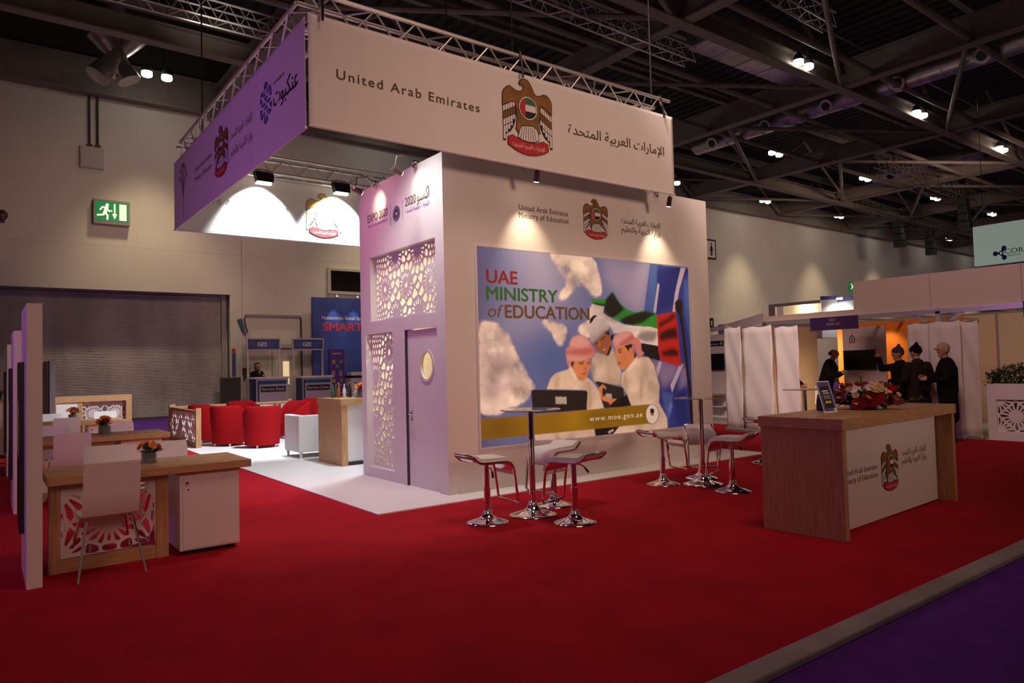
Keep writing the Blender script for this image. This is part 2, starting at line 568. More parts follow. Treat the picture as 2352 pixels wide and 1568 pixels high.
def emblem(mb, u, v, H, fn, d, m0=0, wide=1.0):
    k = H / 0.933
    T = lambda pts: [(u + (a - 5.343) * k * wide, v + (b - 4.081) * k) for a, b in pts]
    S = lambda pts: [(u + a * k * wide, v + b * k) for a, b in pts]
    w = 0.013 * k
    B, G, R, W, GR = (m0 + i for i in range(5))
    P = lambda pts, m, dd: mb.poly([fn(a, b, d + dd * 0.0011) for a, b in pts], m)
    for sgn in (-1, 1):
        xs = [.381, .345, .308, .27, .232, .195]
        bot = [.13, .135, .22, .265, .315, .40]
        P(S([(sgn * .385, .60), (sgn * .385, .125), (sgn * .345, .125), (sgn * .335, .21), (sgn * .27, .25), (sgn * .225, .31), (sgn * .19, .39), (sgn * .17, .60)]), B, 0)
        for i in range(5):
            a, b = xs[i] - .005, xs[i + 1] + .003
            lo = max(bot[i], bot[i + 1]) + .012
            sl = lambda x: (.381 - x) * .55
            for z0, z1, mm in ((.55, .66, G), (.475, .54, W), (.465, .385, G), (.30, .375, W), (0, .29, W)):
                za, zb = sorted((z0, z1))
                p = [(a, za + sl(a)), (b, za + sl(b)), (b, zb + sl(b)), (a, zb + sl(a))]
                p = [(x, max(z, lo)) for x, z in p]
                if p[2][1] - p[1][1] > .004 or p[3][1] - p[0][1] > .004:
                    P(S([(sgn * x, z) for x, z in p]), mm, 1)
    body = T(EB)
    stroke(mb, body, w * 1.6, fn, d + 0.0024, B)
    P(body, G, 3)
    tail = S([(-.13, .30), (-.10, .35), (-.02, .36), (.07, .37), (.13, .345), (.155, .30), (.165, .20), (.10, .175), (0, .165), (-.10, .175), (-.16, .20)])
    P(tail, W, 4); stroke(mb, tail, w * .7, fn, d + 0.0052, B)
    for i in range(7):
        x = -.09 + i * .03
        stroke(mb, S([(x, .345), (x * 1.35, .185)]), w * .6, fn, d + 0.0054, B, False)
    rib = S([(-.315, .181), (-.24, .214), (-.207, .196), (-.153, .18), (-.07, .163), (.02, .158), (.13, .165), (.235, .205), (.31, .178), (.314, .092), (.23, .047), (.125, .015), (0, 0), (-.10, .009), (-.206, .04), (-.315, .09)])
    P(rib, R, 6); stroke(mb, rib, w * .6, fn, d + 0.0072, B)
    put_text(mb, arabic('الإمارات العربية المتحدة'), u - .25 * k, u + .25 * k, v + .078 * k, .055 * k, fn, d + 0.0078, W)
    P(S(ell(0.005, .581, .142, .142, 26)), W, 8)
    P(S(ell(0.005, .581, .122, .122, 26)), W, 9)
    r = .122
    cut = lambda ya, yb, xa: [(max(xa, min(.9, x)) + .005, y + .581) for x, y in arc_band(r, ya, yb, xa)]
    P(S([(x + .005, y + .581) for x, y in arc_band(r, .041, r, -.045)]), GR, 10)
    P(S([(x + .005, y + .581) for x, y in arc_band(r, -r, -.041, -.045)]), B, 10)
    P(S([(x + .005, y + .581) for x, y in ell(0, 0, r, r, 14, radians(112), radians(248))] + [(.005 + r * cos(radians(248)), .581 + r * sin(radians(248)))]), R, 10)
    stroke(mb, S(ell(0.005, .581, .125, .125, 26)), w * .5, fn, d + 0.0122, B)


def arc_band(r, y0, y1, xmin):
    """part of a disc between two heights, right of xmin"""
    pts = []
    n = 8
    for i in range(n + 1):
        y = y0 + (y1 - y0) * i / n
        pts.append((max(xmin, math.sqrt(max(0, r * r - y * y))), y))
    for i in range(n + 1):
        y = y1 + (y0 - y1) * i / n
        pts.append((max(xmin, -math.sqrt(max(0, r * r - y * y))), y))
    return pts


# outlines of the printed poster, metres on the poster face
POSTER = [('cloud', [(1.158, 2.46), (1.31, 2.495), (1.943, 2.46), (2.022, 2.364), (2.057, 2.203), (2.104, 1.981), (1.95, 1.934), (1.816, 2.009), (1.739, 2.105), (1.658, 2.061), (1.55, 1.997), (1.416, 1.893), (1.287, 1.849), (1.394, 1.99), (1.45, 2.11), (1.324, 2.161), (1.305, 2.335), (1.205, 2.367)]),
('cloud', [(0.01, 1.5), (0.107, 1.537), (0.215, 1.503), (0.305, 1.541), (0.369, 1.433), (0.48, 1.38), (0.5, 1.288), (0.609, 1.086), (0.699, 0.992), (0.718, 0.881), (0.833, 0.766), (0.89, 0.689), (0.782, 0.656), (0.755, 0.565), (0.521, 0.502), (0.408, 0.49), (0.271, 0.408), (0.011, 0.405)]),
('cloud', [(1.004, 1.573), (1.178, 1.596), (1.379, 1.561), (1.452, 1.445), (1.42, 1.29), (1.315, 1.212), (1.218, 1.328), (1.173, 1.442), (1.026, 1.498)]),
('cloud', [(1.636, 1.487), (1.8, 1.589), (1.888, 1.771), (2, 1.815), (1.935, 1.571), (1.873, 1.37), (1.765, 1.369), (1.66, 1.428)]),
('cloud2', [(0.062, 1.448), (0.214, 1.467), (0.322, 1.36), (0.408, 1.252), (0.426, 1.106), (0.535, 0.94), (0.599, 0.792), (0.483, 0.723), (0.303, 0.711), (0.144, 0.557), (0.036, 0.545)]),
('cloud3', [(0.102, 1.359), (0.234, 1.396), (0.319, 1.252), (0.293, 1.126), (0.159, 1.073), (0.076, 1.181)]),
('cloud3', [(1.408, 2.381), (1.723, 2.384), (1.88, 2.253), (1.82, 2.109), (1.554, 2.115), (1.455, 2.247)]),
('cloud3', [(0.413, 0.671), (0.596, 0.7), (0.687, 0.641), (0.592, 0.572), (0.433, 0.579)]),
('pale', [(2.123, 2.452), (3.12, 2.448), (2.983, 1.869), (2.93, 1.718), (2.601, 1.793), (2.375, 1.993), (2.18, 2.128)]),
('blue', [(3.12, 2.452), (4.042, 2.448), (3.99, -0.006), (3.354, -0.01), (2.865, 0.953), (2.963, 1.762)]),
('blue2', [(3.12, 2.452), (3.279, 2.452), (3.181, 1.725), (2.963, 1.762)]),
('blue2', [(3.866, 2.238), (4.039, 2.384), (4.017, 1.158), (3.872, 1.698)]),
('blue3', [(3.276, 2.382), (3.808, 2.449), (3.61, 1.869), (3.246, 1.748)]),
('strip', [(3.808, 2.447), (3.921, 2.445), (3.756, 2.098), (3.635, 1.692), (3.569, 1.713), (3.653, 2.048)]),
('strip', [(3.266, 2.184), (3.307, 2.154), (3.206, 1.725), (3.15, 1.735)]),
('pale2', [(2.931, 1.058), (3.698, 0.938), (3.553, 0.721), (3.319, 0.598), (3.201, 0.817)]),
('blue2', [(3.285, 0.556), (3.543, 0.502), (3.388, 0.031), (3.336, 0.294)]),
('pale2', [(3.729, 0.893), (3.867, 0.935), (3.889, 0.688), (3.676, 0.518)]),
('strip', [(3.698, 0.938), (3.8, 0.958), (3.511, 0.525), (3.477, 0.635)]),
('strip', [(3.242, 1.011), (3.306, 0.988), (3.199, 0.774), (3.173, 0.883)]),
('blue3', [(3.54, 0.458), (3.816, 0.601), (3.855, 0.043), (3.586, 0.039)]),
('strip2', [(3.418, 0.311), (3.472, 0.395), (3.517, 0.328), (3.427, 0.158)]),
('green', [(1.899, 1.893), (1.988, 1.885), (2.191, 1.896), (2.311, 2.009), (2.36, 1.966), (2.445, 1.855), (2.607, 1.76), (2.775, 1.722), (2.949, 1.756), (3.226, 1.707), (3.236, 1.497), (3.063, 1.512), (2.741, 1.525), (2.503, 1.572), (2.295, 1.618), (2.137, 1.68), (2.142, 1.795), (1.984, 1.799), (1.902, 1.837)]),
('dgreen', [(2.18, 1.896), (2.306, 2.004), (2.422, 1.871), (2.535, 1.757), (2.414, 1.687), (2.295, 1.626), (2.181, 1.648), (2.116, 1.713)]),
('dgreen', [(2.433, 1.596), (2.579, 1.666), (2.774, 1.713), (2.974, 1.749), (3.2, 1.715), (3.07, 1.66), (2.916, 1.579), (2.718, 1.538), (2.526, 1.547)]),
('dgreen', [(1.902, 1.837), (2.166, 1.829), (2.141, 1.792), (1.984, 1.794)]),
('white', [(1.901, 1.82), (2.141, 1.787), (2.115, 1.696), (2.294, 1.614), (2.526, 1.542), (2.741, 1.525), (3.064, 1.521), (3.241, 1.489), (3.234, 1.235), (2.952, 1.27), (2.756, 1.304), (2.497, 1.421), (2.309, 1.419), (2.201, 1.566), (1.889, 1.625)]),
('shade', [(2.758, 1.346), (2.86, 1.441), (3.061, 1.464), (3.239, 1.445), (3.155, 1.305), (2.978, 1.287)]),
('shade', [(2.116, 1.729), (2.203, 1.632), (2.434, 1.604), (2.339, 1.569), (2.157, 1.615)]),
('black', [(2.853, 1.27), (3.051, 1.253), (3.234, 1.226), (3.27, 1.016), (3.042, 1.054), (2.895, 1.116)]),
('red', [(3.22, 1.695), (3.435, 1.73), (3.645, 1.766), (3.692, 1.521), (3.716, 1.18), (3.744, 0.92), (3.503, 0.96), (3.283, 1.011), (3.231, 1.165), (3.232, 1.41)]),
('dred', [(3.264, 1.428), (3.477, 1.501), (3.665, 1.521), (3.683, 1.342), (3.522, 1.341), (3.284, 1.305)]),
('dred', [(3.276, 1.147), (3.568, 1.199), (3.7, 1.145), (3.67, 1.073), (3.351, 1.077)]),
('dred', [(3.271, 1.586), (3.431, 1.642), (3.622, 1.735), (3.645, 1.664), (3.427, 1.571), (3.267, 1.498)]),
('pole', [(3.643, 1.897), (3.714, 1.954), (3.795, 1.939), (3.825, 1.867), (3.8, 1.758), (3.851, 1.415), (3.911, 0.962), (3.959, 0.544), (4, 0.003), (3.917, 0.005), (3.889, 0.547), (3.831, 1.017), (3.773, 1.504), (3.717, 1.738), (3.651, 1.772)]),
('black2', [(1.85, 1.54), (1.86, 1.607), (1.931, 1.664), (2.007, 1.66), (1.944, 1.62), (1.896, 1.563)]),
('thobe2', [(1.876, 1.061), (1.956, 1.149), (2.048, 1.126), (2.187, 1.102), (2.287, 1.215), (2.344, 1.055), (2.434, 0.892), (2.409, 0.675), (1.909, 0.737), (1.855, 0.905)]),
('skin2', [(1.915, 1.272), (1.994, 1.328), (2.122, 1.419), (2.219, 1.477), (2.239, 1.398), (2.255, 1.215), (2.204, 1.125), (2.171, 1.096), (2.079, 1.131), (1.988, 1.171), (1.928, 1.216)]),
('hair', [(2.122, 1.425), (2.219, 1.483), (2.231, 1.398), (2.199, 1.386)]),
('hair', [(2.232, 1.238), (2.258, 1.215), (2.203, 1.102), (2.156, 1.102), (2.19, 1.159)]),
('hair', [(1.938, 1.267), (1.993, 1.3), (2, 1.286), (1.945, 1.25)]),
('hair', [(2.056, 1.323), (2.128, 1.368), (2.135, 1.352), (2.068, 1.312)]),
('lip', [(2.073, 1.188), (2.16, 1.21), (2.135, 1.17), (2.088, 1.165)]),
('teeth', [(2.089, 1.184), (2.147, 1.197), (2.131, 1.182), (2.096, 1.175)]),
('shade2', [(2, 1.283), (2.031, 1.295), (2.059, 1.216), (2.02, 1.216)]),
('scarfw', [(1.846, 1.45), (1.88, 1.54), (1.974, 1.609), (2.099, 1.623), (2.192, 1.591), (2.228, 1.523), (2.218, 1.472), (2.122, 1.431), (1.995, 1.351), (1.908, 1.283), (1.863, 1.294), (1.843, 1.372)]),
('shade', [(1.863, 1.3), (1.965, 1.362), (2.108, 1.453), (2.22, 1.512), (2.218, 1.472), (2.122, 1.428), (1.995, 1.349), (1.908, 1.281)]),
('black2', [(2.246, 1.386), (2.319, 1.404), (2.291, 1.318), (2.251, 1.307)]),
('fold', [(2.17, 1.057), (2.201, 1.056), (2.203, 0.716), (2.171, 0.717)]),
('shade', [(1.867, 1.016), (1.934, 0.97), (1.896, 0.793), (1.861, 0.861)]),
('tablet', [(1.917, 0.737), (1.971, 0.748), (2.472, 0.638), (2.482, 0.5), (2.284, 0.373), (2.079, 0.361), (2.022, 0.498), (1.983, 0.679)]),
('tablet2', [(2.222, 0.41), (2.368, 0.482), (2.541, 0.538), (2.657, 0.353), (2.235, 0.358)]),
('label', [(2.119, 0.573), (2.236, 0.559), (2.238, 0.494), (2.124, 0.505)]),
('skin', [(1.983, 0.656), (2.069, 0.704), (2.137, 0.651), (2.121, 0.623), (2.076, 0.664), (2.05, 0.609), (2.062, 0.519), (2.102, 0.551), (2.178, 0.502), (2.336, 0.484), (2.255, 0.442), (2.19, 0.406), (2.176, 0.446), (2.068, 0.474), (2.001, 0.533)]),
('thobe', [(1.056, 0.675), (1.129, 0.815), (1.215, 0.877), (1.357, 0.906), (1.443, 0.925), (1.488, 0.979), (1.571, 0.846), (1.791, 0.796), (1.879, 0.738), (1.981, 0.623), (2.079, 0.361), (1.744, 0.357), (1.754, 0.632)]),
('skin', [(1.488, 0.979), (1.49, 1.033), (1.652, 1.052), (1.845, 1.039), (1.842, 0.95), (1.801, 0.862), (1.761, 0.797), (1.7, 0.76), (1.627, 0.779), (1.584, 0.824), (1.529, 0.891)]),
('hair', [(1.487, 1.033), (1.563, 1.023), (1.52, 0.978), (1.508, 0.913), (1.486, 0.924)]),
('hair', [(1.621, 1.02), (1.74, 1.027), (1.717, 1.01), (1.635, 1.007)]),
('hair', [(1.777, 1.012), (1.841, 1.017), (1.836, 1.003), (1.784, 0.998)]),
('eye', [(1.642, 0.995), (1.717, 1.005), (1.701, 0.986), (1.649, 0.984)]),
('eye', [(1.783, 0.993), (1.832, 1), (1.821, 0.984), (1.79, 0.982)]),
('shade2', [(1.738, 0.974), (1.78, 0.918), (1.765, 0.894), (1.712, 0.895), (1.743, 0.919)]),
('lip', [(1.667, 0.86), (1.779, 0.876), (1.748, 0.844), (1.688, 0.843)]),
('shade2', [(1.584, 0.824), (1.642, 0.8), (1.7, 0.757), (1.627, 0.777)]),
('scarf', [(1.401, 1.131), (1.41, 1.207), (1.454, 1.218), (1.471, 1.294), (1.531, 1.359), (1.635, 1.387), (1.753, 1.372), (1.841, 1.306), (1.883, 1.239), (1.935, 1.183), (1.925, 1.127), (1.861, 1.061), (1.68, 1.03), (1.49, 1.033), (1.494, 0.924), (1.444, 0.936), (1.411, 1.034)]),
('scarfd', [(1.409, 1.164), (1.642, 1.195), (1.928, 1.205), (1.934, 1.16), (1.773, 1.117), (1.625, 1.129), (1.408, 1.131)]),
('scarfl', [(1.516, 1.337), (1.635, 1.382), (1.753, 1.361), (1.855, 1.283), (1.808, 1.239), (1.629, 1.217), (1.483, 1.229)]),
('scarfl', [(1.421, 1.11), (1.653, 1.085), (1.862, 1.083), (1.681, 1.035), (1.447, 1.039)]),
('collar', [(1.436, 0.925), (1.488, 0.968), (1.571, 0.846), (1.59, 0.769), (1.553, 0.77), (1.498, 0.837)]),
('fold', [(1.774, 0.763), (1.833, 0.728), (1.851, 0.407), (1.774, 0.367)]),
('fold', [(1.241, 0.833), (1.284, 0.843), (1.236, 0.684), (1.194, 0.675)]),
('thobe', [(2.417, 0.686), (2.449, 0.846), (2.532, 0.89), (2.704, 1.038), (2.756, 1.073), (3.013, 1.07), (3.129, 0.949), (3.238, 0.634), (3.209, 0.395), (3.377, 0.157), (3.388, 0.023), (2.88, 0.059), (2.625, 0.366), (2.542, 0.543), (2.48, 0.626)]),
('skin', [(2.334, 1.192), (2.433, 1.238), (2.582, 1.272), (2.713, 1.237), (2.722, 1.05), (2.566, 0.913), (2.467, 0.892), (2.404, 0.939), (2.358, 1.009), (2.368, 1.043), (2.329, 1.078)]),
('hair', [(2.514, 1.238), (2.681, 1.272), (2.678, 1.202), (2.629, 1.214), (2.601, 1.15), (2.57, 1.191)]),
('hair', [(2.718, 1.155), (2.758, 1.12), (2.739, 1.061), (2.713, 1.05)]),
('hair', [(2.374, 1.175), (2.472, 1.205), (2.466, 1.189), (2.384, 1.157)]),
('eye', [(2.397, 1.146), (2.47, 1.166), (2.453, 1.14), (2.404, 1.132)]),
('lip', [(2.371, 0.997), (2.447, 1.007), (2.43, 0.973), (2.381, 0.962)]),
('shade2', [(2.644, 1.191), (2.703, 1.202), (2.708, 1.12), (2.665, 1.097), (2.676, 1.156)]),
('scarf', [(2.283, 1.307), (2.309, 1.364), (2.408, 1.422), (2.589, 1.447), (2.688, 1.425), (2.719, 1.366), (2.819, 1.343), (2.867, 1.273), (2.863, 1.178), (2.929, 1.13), (2.858, 1.072), (2.788, 1.037), (2.775, 1.12), (2.714, 1.261), (2.582, 1.272), (2.433, 1.238), (2.334, 1.181), (2.296, 1.238)]),
('scarfl', [(2.325, 1.353), (2.44, 1.417), (2.589, 1.438), (2.671, 1.413), (2.435, 1.295), (2.351, 1.215), (2.306, 1.284)]),
('scarfd', [(2.434, 1.272), (2.585, 1.342), (2.704, 1.401), (2.735, 1.355), (2.599, 1.284), (2.466, 1.243)]),
('collar', [(2.549, 0.901), (2.721, 1.026), (2.753, 1.003), (2.597, 0.866), (2.563, 0.843)]),
('fold', [(2.827, 0.766), (2.918, 0.882), (2.973, 0.952), (2.969, 0.881), (2.895, 0.764), (2.848, 0.472), (2.796, 0.462)]),
('fold', [(3.015, 0.737), (3.15, 0.637), (3.131, 0.602), (2.977, 0.667)]),
('fold', [(2.479, 0.799), (2.53, 0.844), (2.551, 0.566), (2.504, 0.614)]),
('laptop', [(0.793, 0.654), (0.814, 0.676), (1.739, 0.627), (1.776, 0.609), (1.751, 0.357), (0.817, 0.373)]),
('label', [(1.197, 0.569), (1.394, 0.555), (1.39, 0.461), (1.201, 0.473)]),
('thobe', [(0.821, 0.109), (1.884, 0.106), (1.895, -0.011), (1.212, 0.006), (0.845, 0.02)]),
('fold', [(1.159, 0.073), (1.243, 0.088), (1.254, 0.002), (1.184, 0.003)]),
('black2', [(1.884, 0.106), (2.385, 0.116), (2.252, 0.001), (1.91, -0.006)]),
('label', [(2.136, 0.038), (2.239, 0.07), (2.262, 0.048), (2.158, 0.008)]),
('thobe', [(2.236, -0.009), (2.368, 0.095), (2.917, 0.115), (3.389, 0.035), (3.369, -0.011)]),
('band', [(-0.001, 0.345), (2.977, 0.377), (3.085, 0.35), (3.042, 0.097), (0.002, 0.094)]),
('band2', [(1.335, 0.361), (1.753, 0.365), (1.743, 0.106), (1.326, 0.097)]),
('band3', [(0.001, 0.345), (0.517, 0.35), (0.509, 0.093), (0.002, 0.094)]),
('pole', [(3.198, 0.22), (3.193, 0.187), (3.181, 0.156), (3.162, 0.129), (3.138, 0.106), (3.11, 0.091), (3.079, 0.082), (3.047, 0.08), (3.015, 0.086), (2.986, 0.099), (2.96, 0.118), (2.938, 0.143), (2.923, 0.172), (2.914, 0.204), (2.912, 0.237), (2.917, 0.269), (2.929, 0.3), (2.947, 0.327), (2.97, 0.349), (2.998, 0.366), (3.029, 0.375), (3.061, 0.377), (3.093, 0.372), (3.123, 0.359), (3.149, 0.34), (3.171, 0.315), (3.187, 0.286), (3.196, 0.253)]),
('disc', [(3.189, 0.22), (3.184, 0.189), (3.173, 0.16), (3.155, 0.134), (3.133, 0.114), (3.106, 0.098), (3.077, 0.09), (3.047, 0.088), (3.018, 0.094), (2.99, 0.106), (2.966, 0.124), (2.946, 0.148), (2.931, 0.175), (2.923, 0.205), (2.921, 0.236), (2.926, 0.267), (2.937, 0.296), (2.954, 0.321), (2.976, 0.342), (3.002, 0.358), (3.03, 0.367), (3.06, 0.369), (3.09, 0.364), (3.118, 0.352), (3.143, 0.334), (3.163, 0.31), (3.178, 0.282), (3.187, 0.252)]),
('hair', [(3.014, 0.301), (3.058, 0.32), (3.107, 0.291), (3.095, 0.232), (3.017, 0.237)]),
('red', [(3.017, 0.233), (3.098, 0.228), (3.084, 0.205), (3.028, 0.209)])]


# ================================================================ THE HALL
b = MB(); b.box(-14, 95, -12, 28.4, -0.3, -0.03)
struct(b.build('floor', purplecarpet))
b = MB(); b.box(-9, 14.35, 2.17, 20.2, -0.03, 0.0)
tag(b.build('red_carpet', redcarpet), 'large red carpet covering the raised stand floor', 'carpet')
b = MB(); b.box(-9, 14.5, 2.03, 2.17, -0.03, 0.012)
bevel(tag(b.build('carpet_edge_trim', greystrip), 'grey edging strip between the red carpet and purple aisle', 'edging'), 0.01)
b = MB(); b.box(3.283, 10.2, 6.78, 18.1, 0.0, 0.012)
tag(b.build('stage_floor', stagefloor), 'glossy white vinyl floor laid under the central booth', 'flooring')
b = MB(); b.box(14.45, 30, 1.5, 12.5, -0.03, 0.0)
tag(b.build('booth_carpet', mat('pale_grey_carpet', (.42, .38, .34), .9, noise=.1)), 'pale grey carpet inside the shell booths at right', 'carpet')

# back wall: panels with recessed joints round the openings
wall = struct(bpy.data.objects.new('wall_back', None)); COL.objects.link(wall)


def wpanel(x0, x1, z0, z1):
    m = MB(); m.box(x0 + .006, x1 - .006, 27.5, 27.7, z0 + .002, z1 - .002)
    return m.build('wall_panel', hallwall, wall)


J = [-14, -7.5, 7.86, 16.25, 24.6, 33.0, 41.4, 49.8, 58.2, 66.6, 75.0, 85, 95]
for a, c in zip(J[:-1], J[1:]):
    wpanel(a, c, 6.0, 11.1)
    if a == -7.5:
        wpanel(a, c, 4.48, 6.0)
    elif a == 7.86:
        wpanel(7.86, 11.3, 2.62, 6.0); wpanel(10.1, 11.3, 0, 2.62); wpanel(11.3, 14.3, 0, 4.73); wpanel(11.3, 14.3, 5.75, 6.0); wpanel(14.3, c, 0, 6.0)
    else:
        wpanel(a, c, 0, 6.0)
wpanel(7.42, 7.86, 0, 4.48)
m = MB(); m.box(-14, -7.5, 27.7, 27.9, 0, 12); m.box(7.42, 95, 27.7, 27.9, 0, 12); m.box(-7.5, 7.42, 27.7, 27.9, 4.48, 12)
m.build('wall_backing', darkgrey, wall)
m = MB(); m.box(-14, 95, 27.5, 27.7, 11.1, 15)
m.build('wall_head', deck, wall)
m = MB(); m.box(-7.6, -7.5, 27.5, 28.3, 0, 4.48); m.box(-7.6, 7.5, 27.9, 28.3, 4.48, 4.6); m.box(7.42, 7.5, 27.9, 28.3, 0, 4.48); m.box(-7.6, 7.5, 28.3, 28.35, 0, 4.6)
m.build('opening_lining', hallwall, wall)
# soffit steel along the wall head
m = MB(); m.box(-14, 95, 27.2, 27.5, 11.15, 12.2)
m.build('head_beam', steel, wall)
m = MB(); m.box(-14, 95, 27.05, 27.5, 11.07, 11.15); m.box(-14, 95, 27.05, 27.5, 12.2, 12.28)
m.build('head_beam_flange', steel, wall)

# roller shutter in the left opening
d = struct(bpy.data.objects.new('door_1', None)); COL.objects.link(d)
sm = mat('shutter_steel', (.44, .42, .40), .5, .25, noise=.22, nscale=1.2, stretch=(1.0, 1.0, .35))
m = MB()
n = 84; hh = 4.42 / n
for i in range(n):
    z = 0.02 + i * hh
    m.poly([(-7.4, 28.15, z), (7.25, 28.15, z), (7.25, 28.135, z + hh * .5), (-7.4, 28.135, z + hh * .5)])
    m.poly([(-7.4, 28.135, z + hh * .5), (7.25, 28.135, z + hh * .5), (7.25, 28.15, z + hh), (-7.4, 28.15, z + hh)])
stuff(m.build('shutter_slat', sm, d))
m = MB(); m.box(7.25, 7.42, 28.0, 28.2, 0, 4.48)
m.build('guide_rail', mat('rail_grey', (.35, .33, .32), .5), d)
m = MB(); m.box(-7.5, 7.25, 28.05, 28.2, -.03, .05)
m.build('bottom_bar', darkgrey, d)

# double service door behind the desks
d = struct(bpy.data.objects.new('door_2', None)); COL.objects.link(d)
pd = mat('door_paint', (.66, .62, .57), .6)
for k in range(2):
    m = MB(); m.box(7.95 + k * 1.05, 8.98 + k * 1.05, 27.58, 27.64, 0, 2.45)
    m.build('door_leaf', pd, d)
m = MB(); m.box(7.86, 7.95, 27.47, 27.66, 0, 2.62); m.box(10.03, 10.12, 27.47, 27.66, 0, 2.62); m.box(7.95, 10.03, 27.47, 27.66, 2.47, 2.62)
m.build('door_frame', mat('door_frame_paint', (.52, .46, .42), .6), d)
m = MB(); m.box(9.42, 9.66, 27.565, 27.585, 1.05, 1.95)
m.build('vision_panel', mat('lit_pane', (1, .85, .5), .5, emit=.55, ecol=(1, .8, .45)), d)

# high dark window
d = struct(bpy.data.objects.new('window_1', None)); COL.objects.link(d)
wf = mat('window_frame_paint', (.60, .55, .48), .5)
for bx in ((11.25, 14.35, 5.65, 5.75), (11.25, 14.35, 4.68, 4.80), (11.25, 11.38, 4.80, 5.65), (14.22, 14.35, 4.80, 5.65)):
    m = MB(); m.box(bx[0], bx[1], 27.42, 27.62, bx[2], bx[3])
    m.build('window_frame', wf, d)
m = MB(); m.box(11.38, 14.22, 27.60, 27.63, 4.80, 5.65)
m.build('pane', mat('dark_pane', (.008, .008, .008), .05), d)

# ---------------------------------------------------------------- roof
deckroot = struct(bpy.data.objects.new('ceiling', None)); COL.objects.link(deckroot)
ceil = struct(bpy.data.objects.new('roof_frame', None)); COL.objects.link(ceil)  # parent of the roof beams, tubes, purlins and bracing
m = MB()
x = -12.0
while x < 92:
    m.poly([(x, -8, 14.6), (x + .25, -8, 14.6), (x + .25, 27.9, 14.6), (x, 27.9, 14.6)][::-1])
    m.poly([(x + .25, -8, 14.6), (x + .32, -8, 14.72), (x + .32, 27.9, 14.72), (x + .25, 27.9, 14.6)][::-1])
    m.poly([(x + .32, -8, 14.72), (x + .5, -8, 14.72), (x + .5, 27.9, 14.72), (x + .32, 27.9, 14.72)][::-1])
    m.poly([(x + .5, -8, 14.72), (x + .57, -8, 14.6), (x + .57, 27.9, 14.6), (x + .5, 27.9, 14.72)][::-1])
    x += .57
stuff(m.build('roof_deck', deck, deckroot))


def ibeam(p, q, h, w, name='roof_beam'):
    """I section from p to q, p/q at the underside"""
    P, Q = Vector(p), Vector(q)
    L = (Q - P).length
    m = MB()
    m.box(0, L, -w / 2, w / 2, 0, .05); m.box(0, L, -w / 2, w / 2, h - .05, h); m.box(0, L, -.02, .02, .05, h - .05)
    o = m.build(name, steel, ceil)
    t = Q - P
    o.location = P
    o.rotation_euler = (0, -math.asin(t.z / L), math.atan2(t.y, t.x))
    return o


def rod(p, q, r, name='roof_tie', ma=steel, parent=ceil, n=8):
    m = MB(); m.tube([p, q], r, n)
    return m.build(name, ma, parent, smooth=True)


for X in (-2, 7.0, 16.2, 25.0, 34.0, 43.2, 52.2, 61.5, 70.5, 80):
    ibeam((X, -6, 11.3), (X, 27.2, 11.3), .75 if X not in (25.0,) else .95, .42)
for Y in (22.3, 13.0, 4.0):
    ibeam((-12, Y, 11.25), (90, Y + (1.2 if Y == 22.3 else 0), 11.25), .6, .40)
for Y in (15.45, 11.55, 18.6, 8.5):
    rod((-4, Y, 11.5), (60, Y + .6, 11.5), .11, 'roof_tube')
for Y in (26.2, 20.6, 17.2, 10.0, 6.2):
    ibeam((-12, Y, 13.9), (90, Y, 13.9), .35, .22, 'purlin')
# wind bracing between the beams
for X0 in (7.0, 16.2, 25.0, 34.0, 43.2, 52.2, 61.5):
    for (ya, yb, yc) in ((26.9, 22.5, 18.0), (18.0, 13.0, 9.0)):
        rod((X0 + .2, ya, 11.35), (X0 + 8.8, yb, 11.35), .085)
        rod((X0 + .2, yc, 11.35), (X0 + 8.8, yb, 11.35), .085)
for X0 in (7.0, 16.2, 25.0, 34.0, 43.2):
    for Y in (26.9, 22.4, 13.0):
        rod((X0, Y, 11.4), (X0 + 4.5, Y, 14.3), .07, 'roof_strut')
        rod((X0 + 9, Y, 11.4), (X0 + 4.5, Y, 14.3), .07, 'roof_strut')
for Y in (12.2, 17.8, 24.5):
    rod((14, Y, 12.6), (60, Y + .4, 12.6), .035, 'service_pipe')

# ---------------------------------------------------------------- ducts
for (nm, lab, Xd, y0, y1, r, z) in (('air_duct', 'long silver foil duct with round nozzles under the right roof', 27.5, 5.0, 21.5, .42, 11.9),
                                    ('air_duct', 'dim foil duct far down the hall beyond the hanging sign', 44.9, 6.0, 21.5, .42, 12.9)):
    t = thing(nm, lab, 'duct', (Xd, y0, z))
    m = MB()
    L = y1 - y0; k = 9
    for i in range(k):
        a = L * i / k; c = L * (i + 1) / k
        m.tube([(0, a, 0), (0, a + .06, 0), (0, a + .061, 0), (0, c, 0)], [r + .03, r + .03, r, r], 16)
    m.build('duct_run', foil, t, smooth=True)
    for i in range(6):
        y = L * (i + .5) / 6
        n_ = MB()
        n_.tube([(-.35, y, -.18), (-.62, y, -.32), (-.66, y, -.34)], [.17, .24, .27], 14)
        no = n_.build('nozzle', foil, t, smooth=True)
        n2 = MB(); n2.tube([(-.655, y, -.335), (-.675, y, -.345)], [.17, .17], 14)
        n2.build('nozzle_mouth', black, no)
t = thing('box_duct', 'wide foil wrapped box duct above the banner right end', 'duct', (18.7, 13.2, 11.9))
for i in range(6):
    m = MB(); m.box(i * 1.25, i * 1.25 + 1.22, 0, 1.7, 0, .55)
    bevel(m.build('duct_section', foil, t), .04)
t = thing('box_duct', 'silver box duct running past the top edge of the roof', 'duct', (16.0, 9.5, 12.3))
for i in range(4):
    m = MB(); m.box(0, 1.0, i * 1.3, i * 1.3 + 1.27, 0, .6)
    bevel(m.build('duct_section', foil, t), .04)
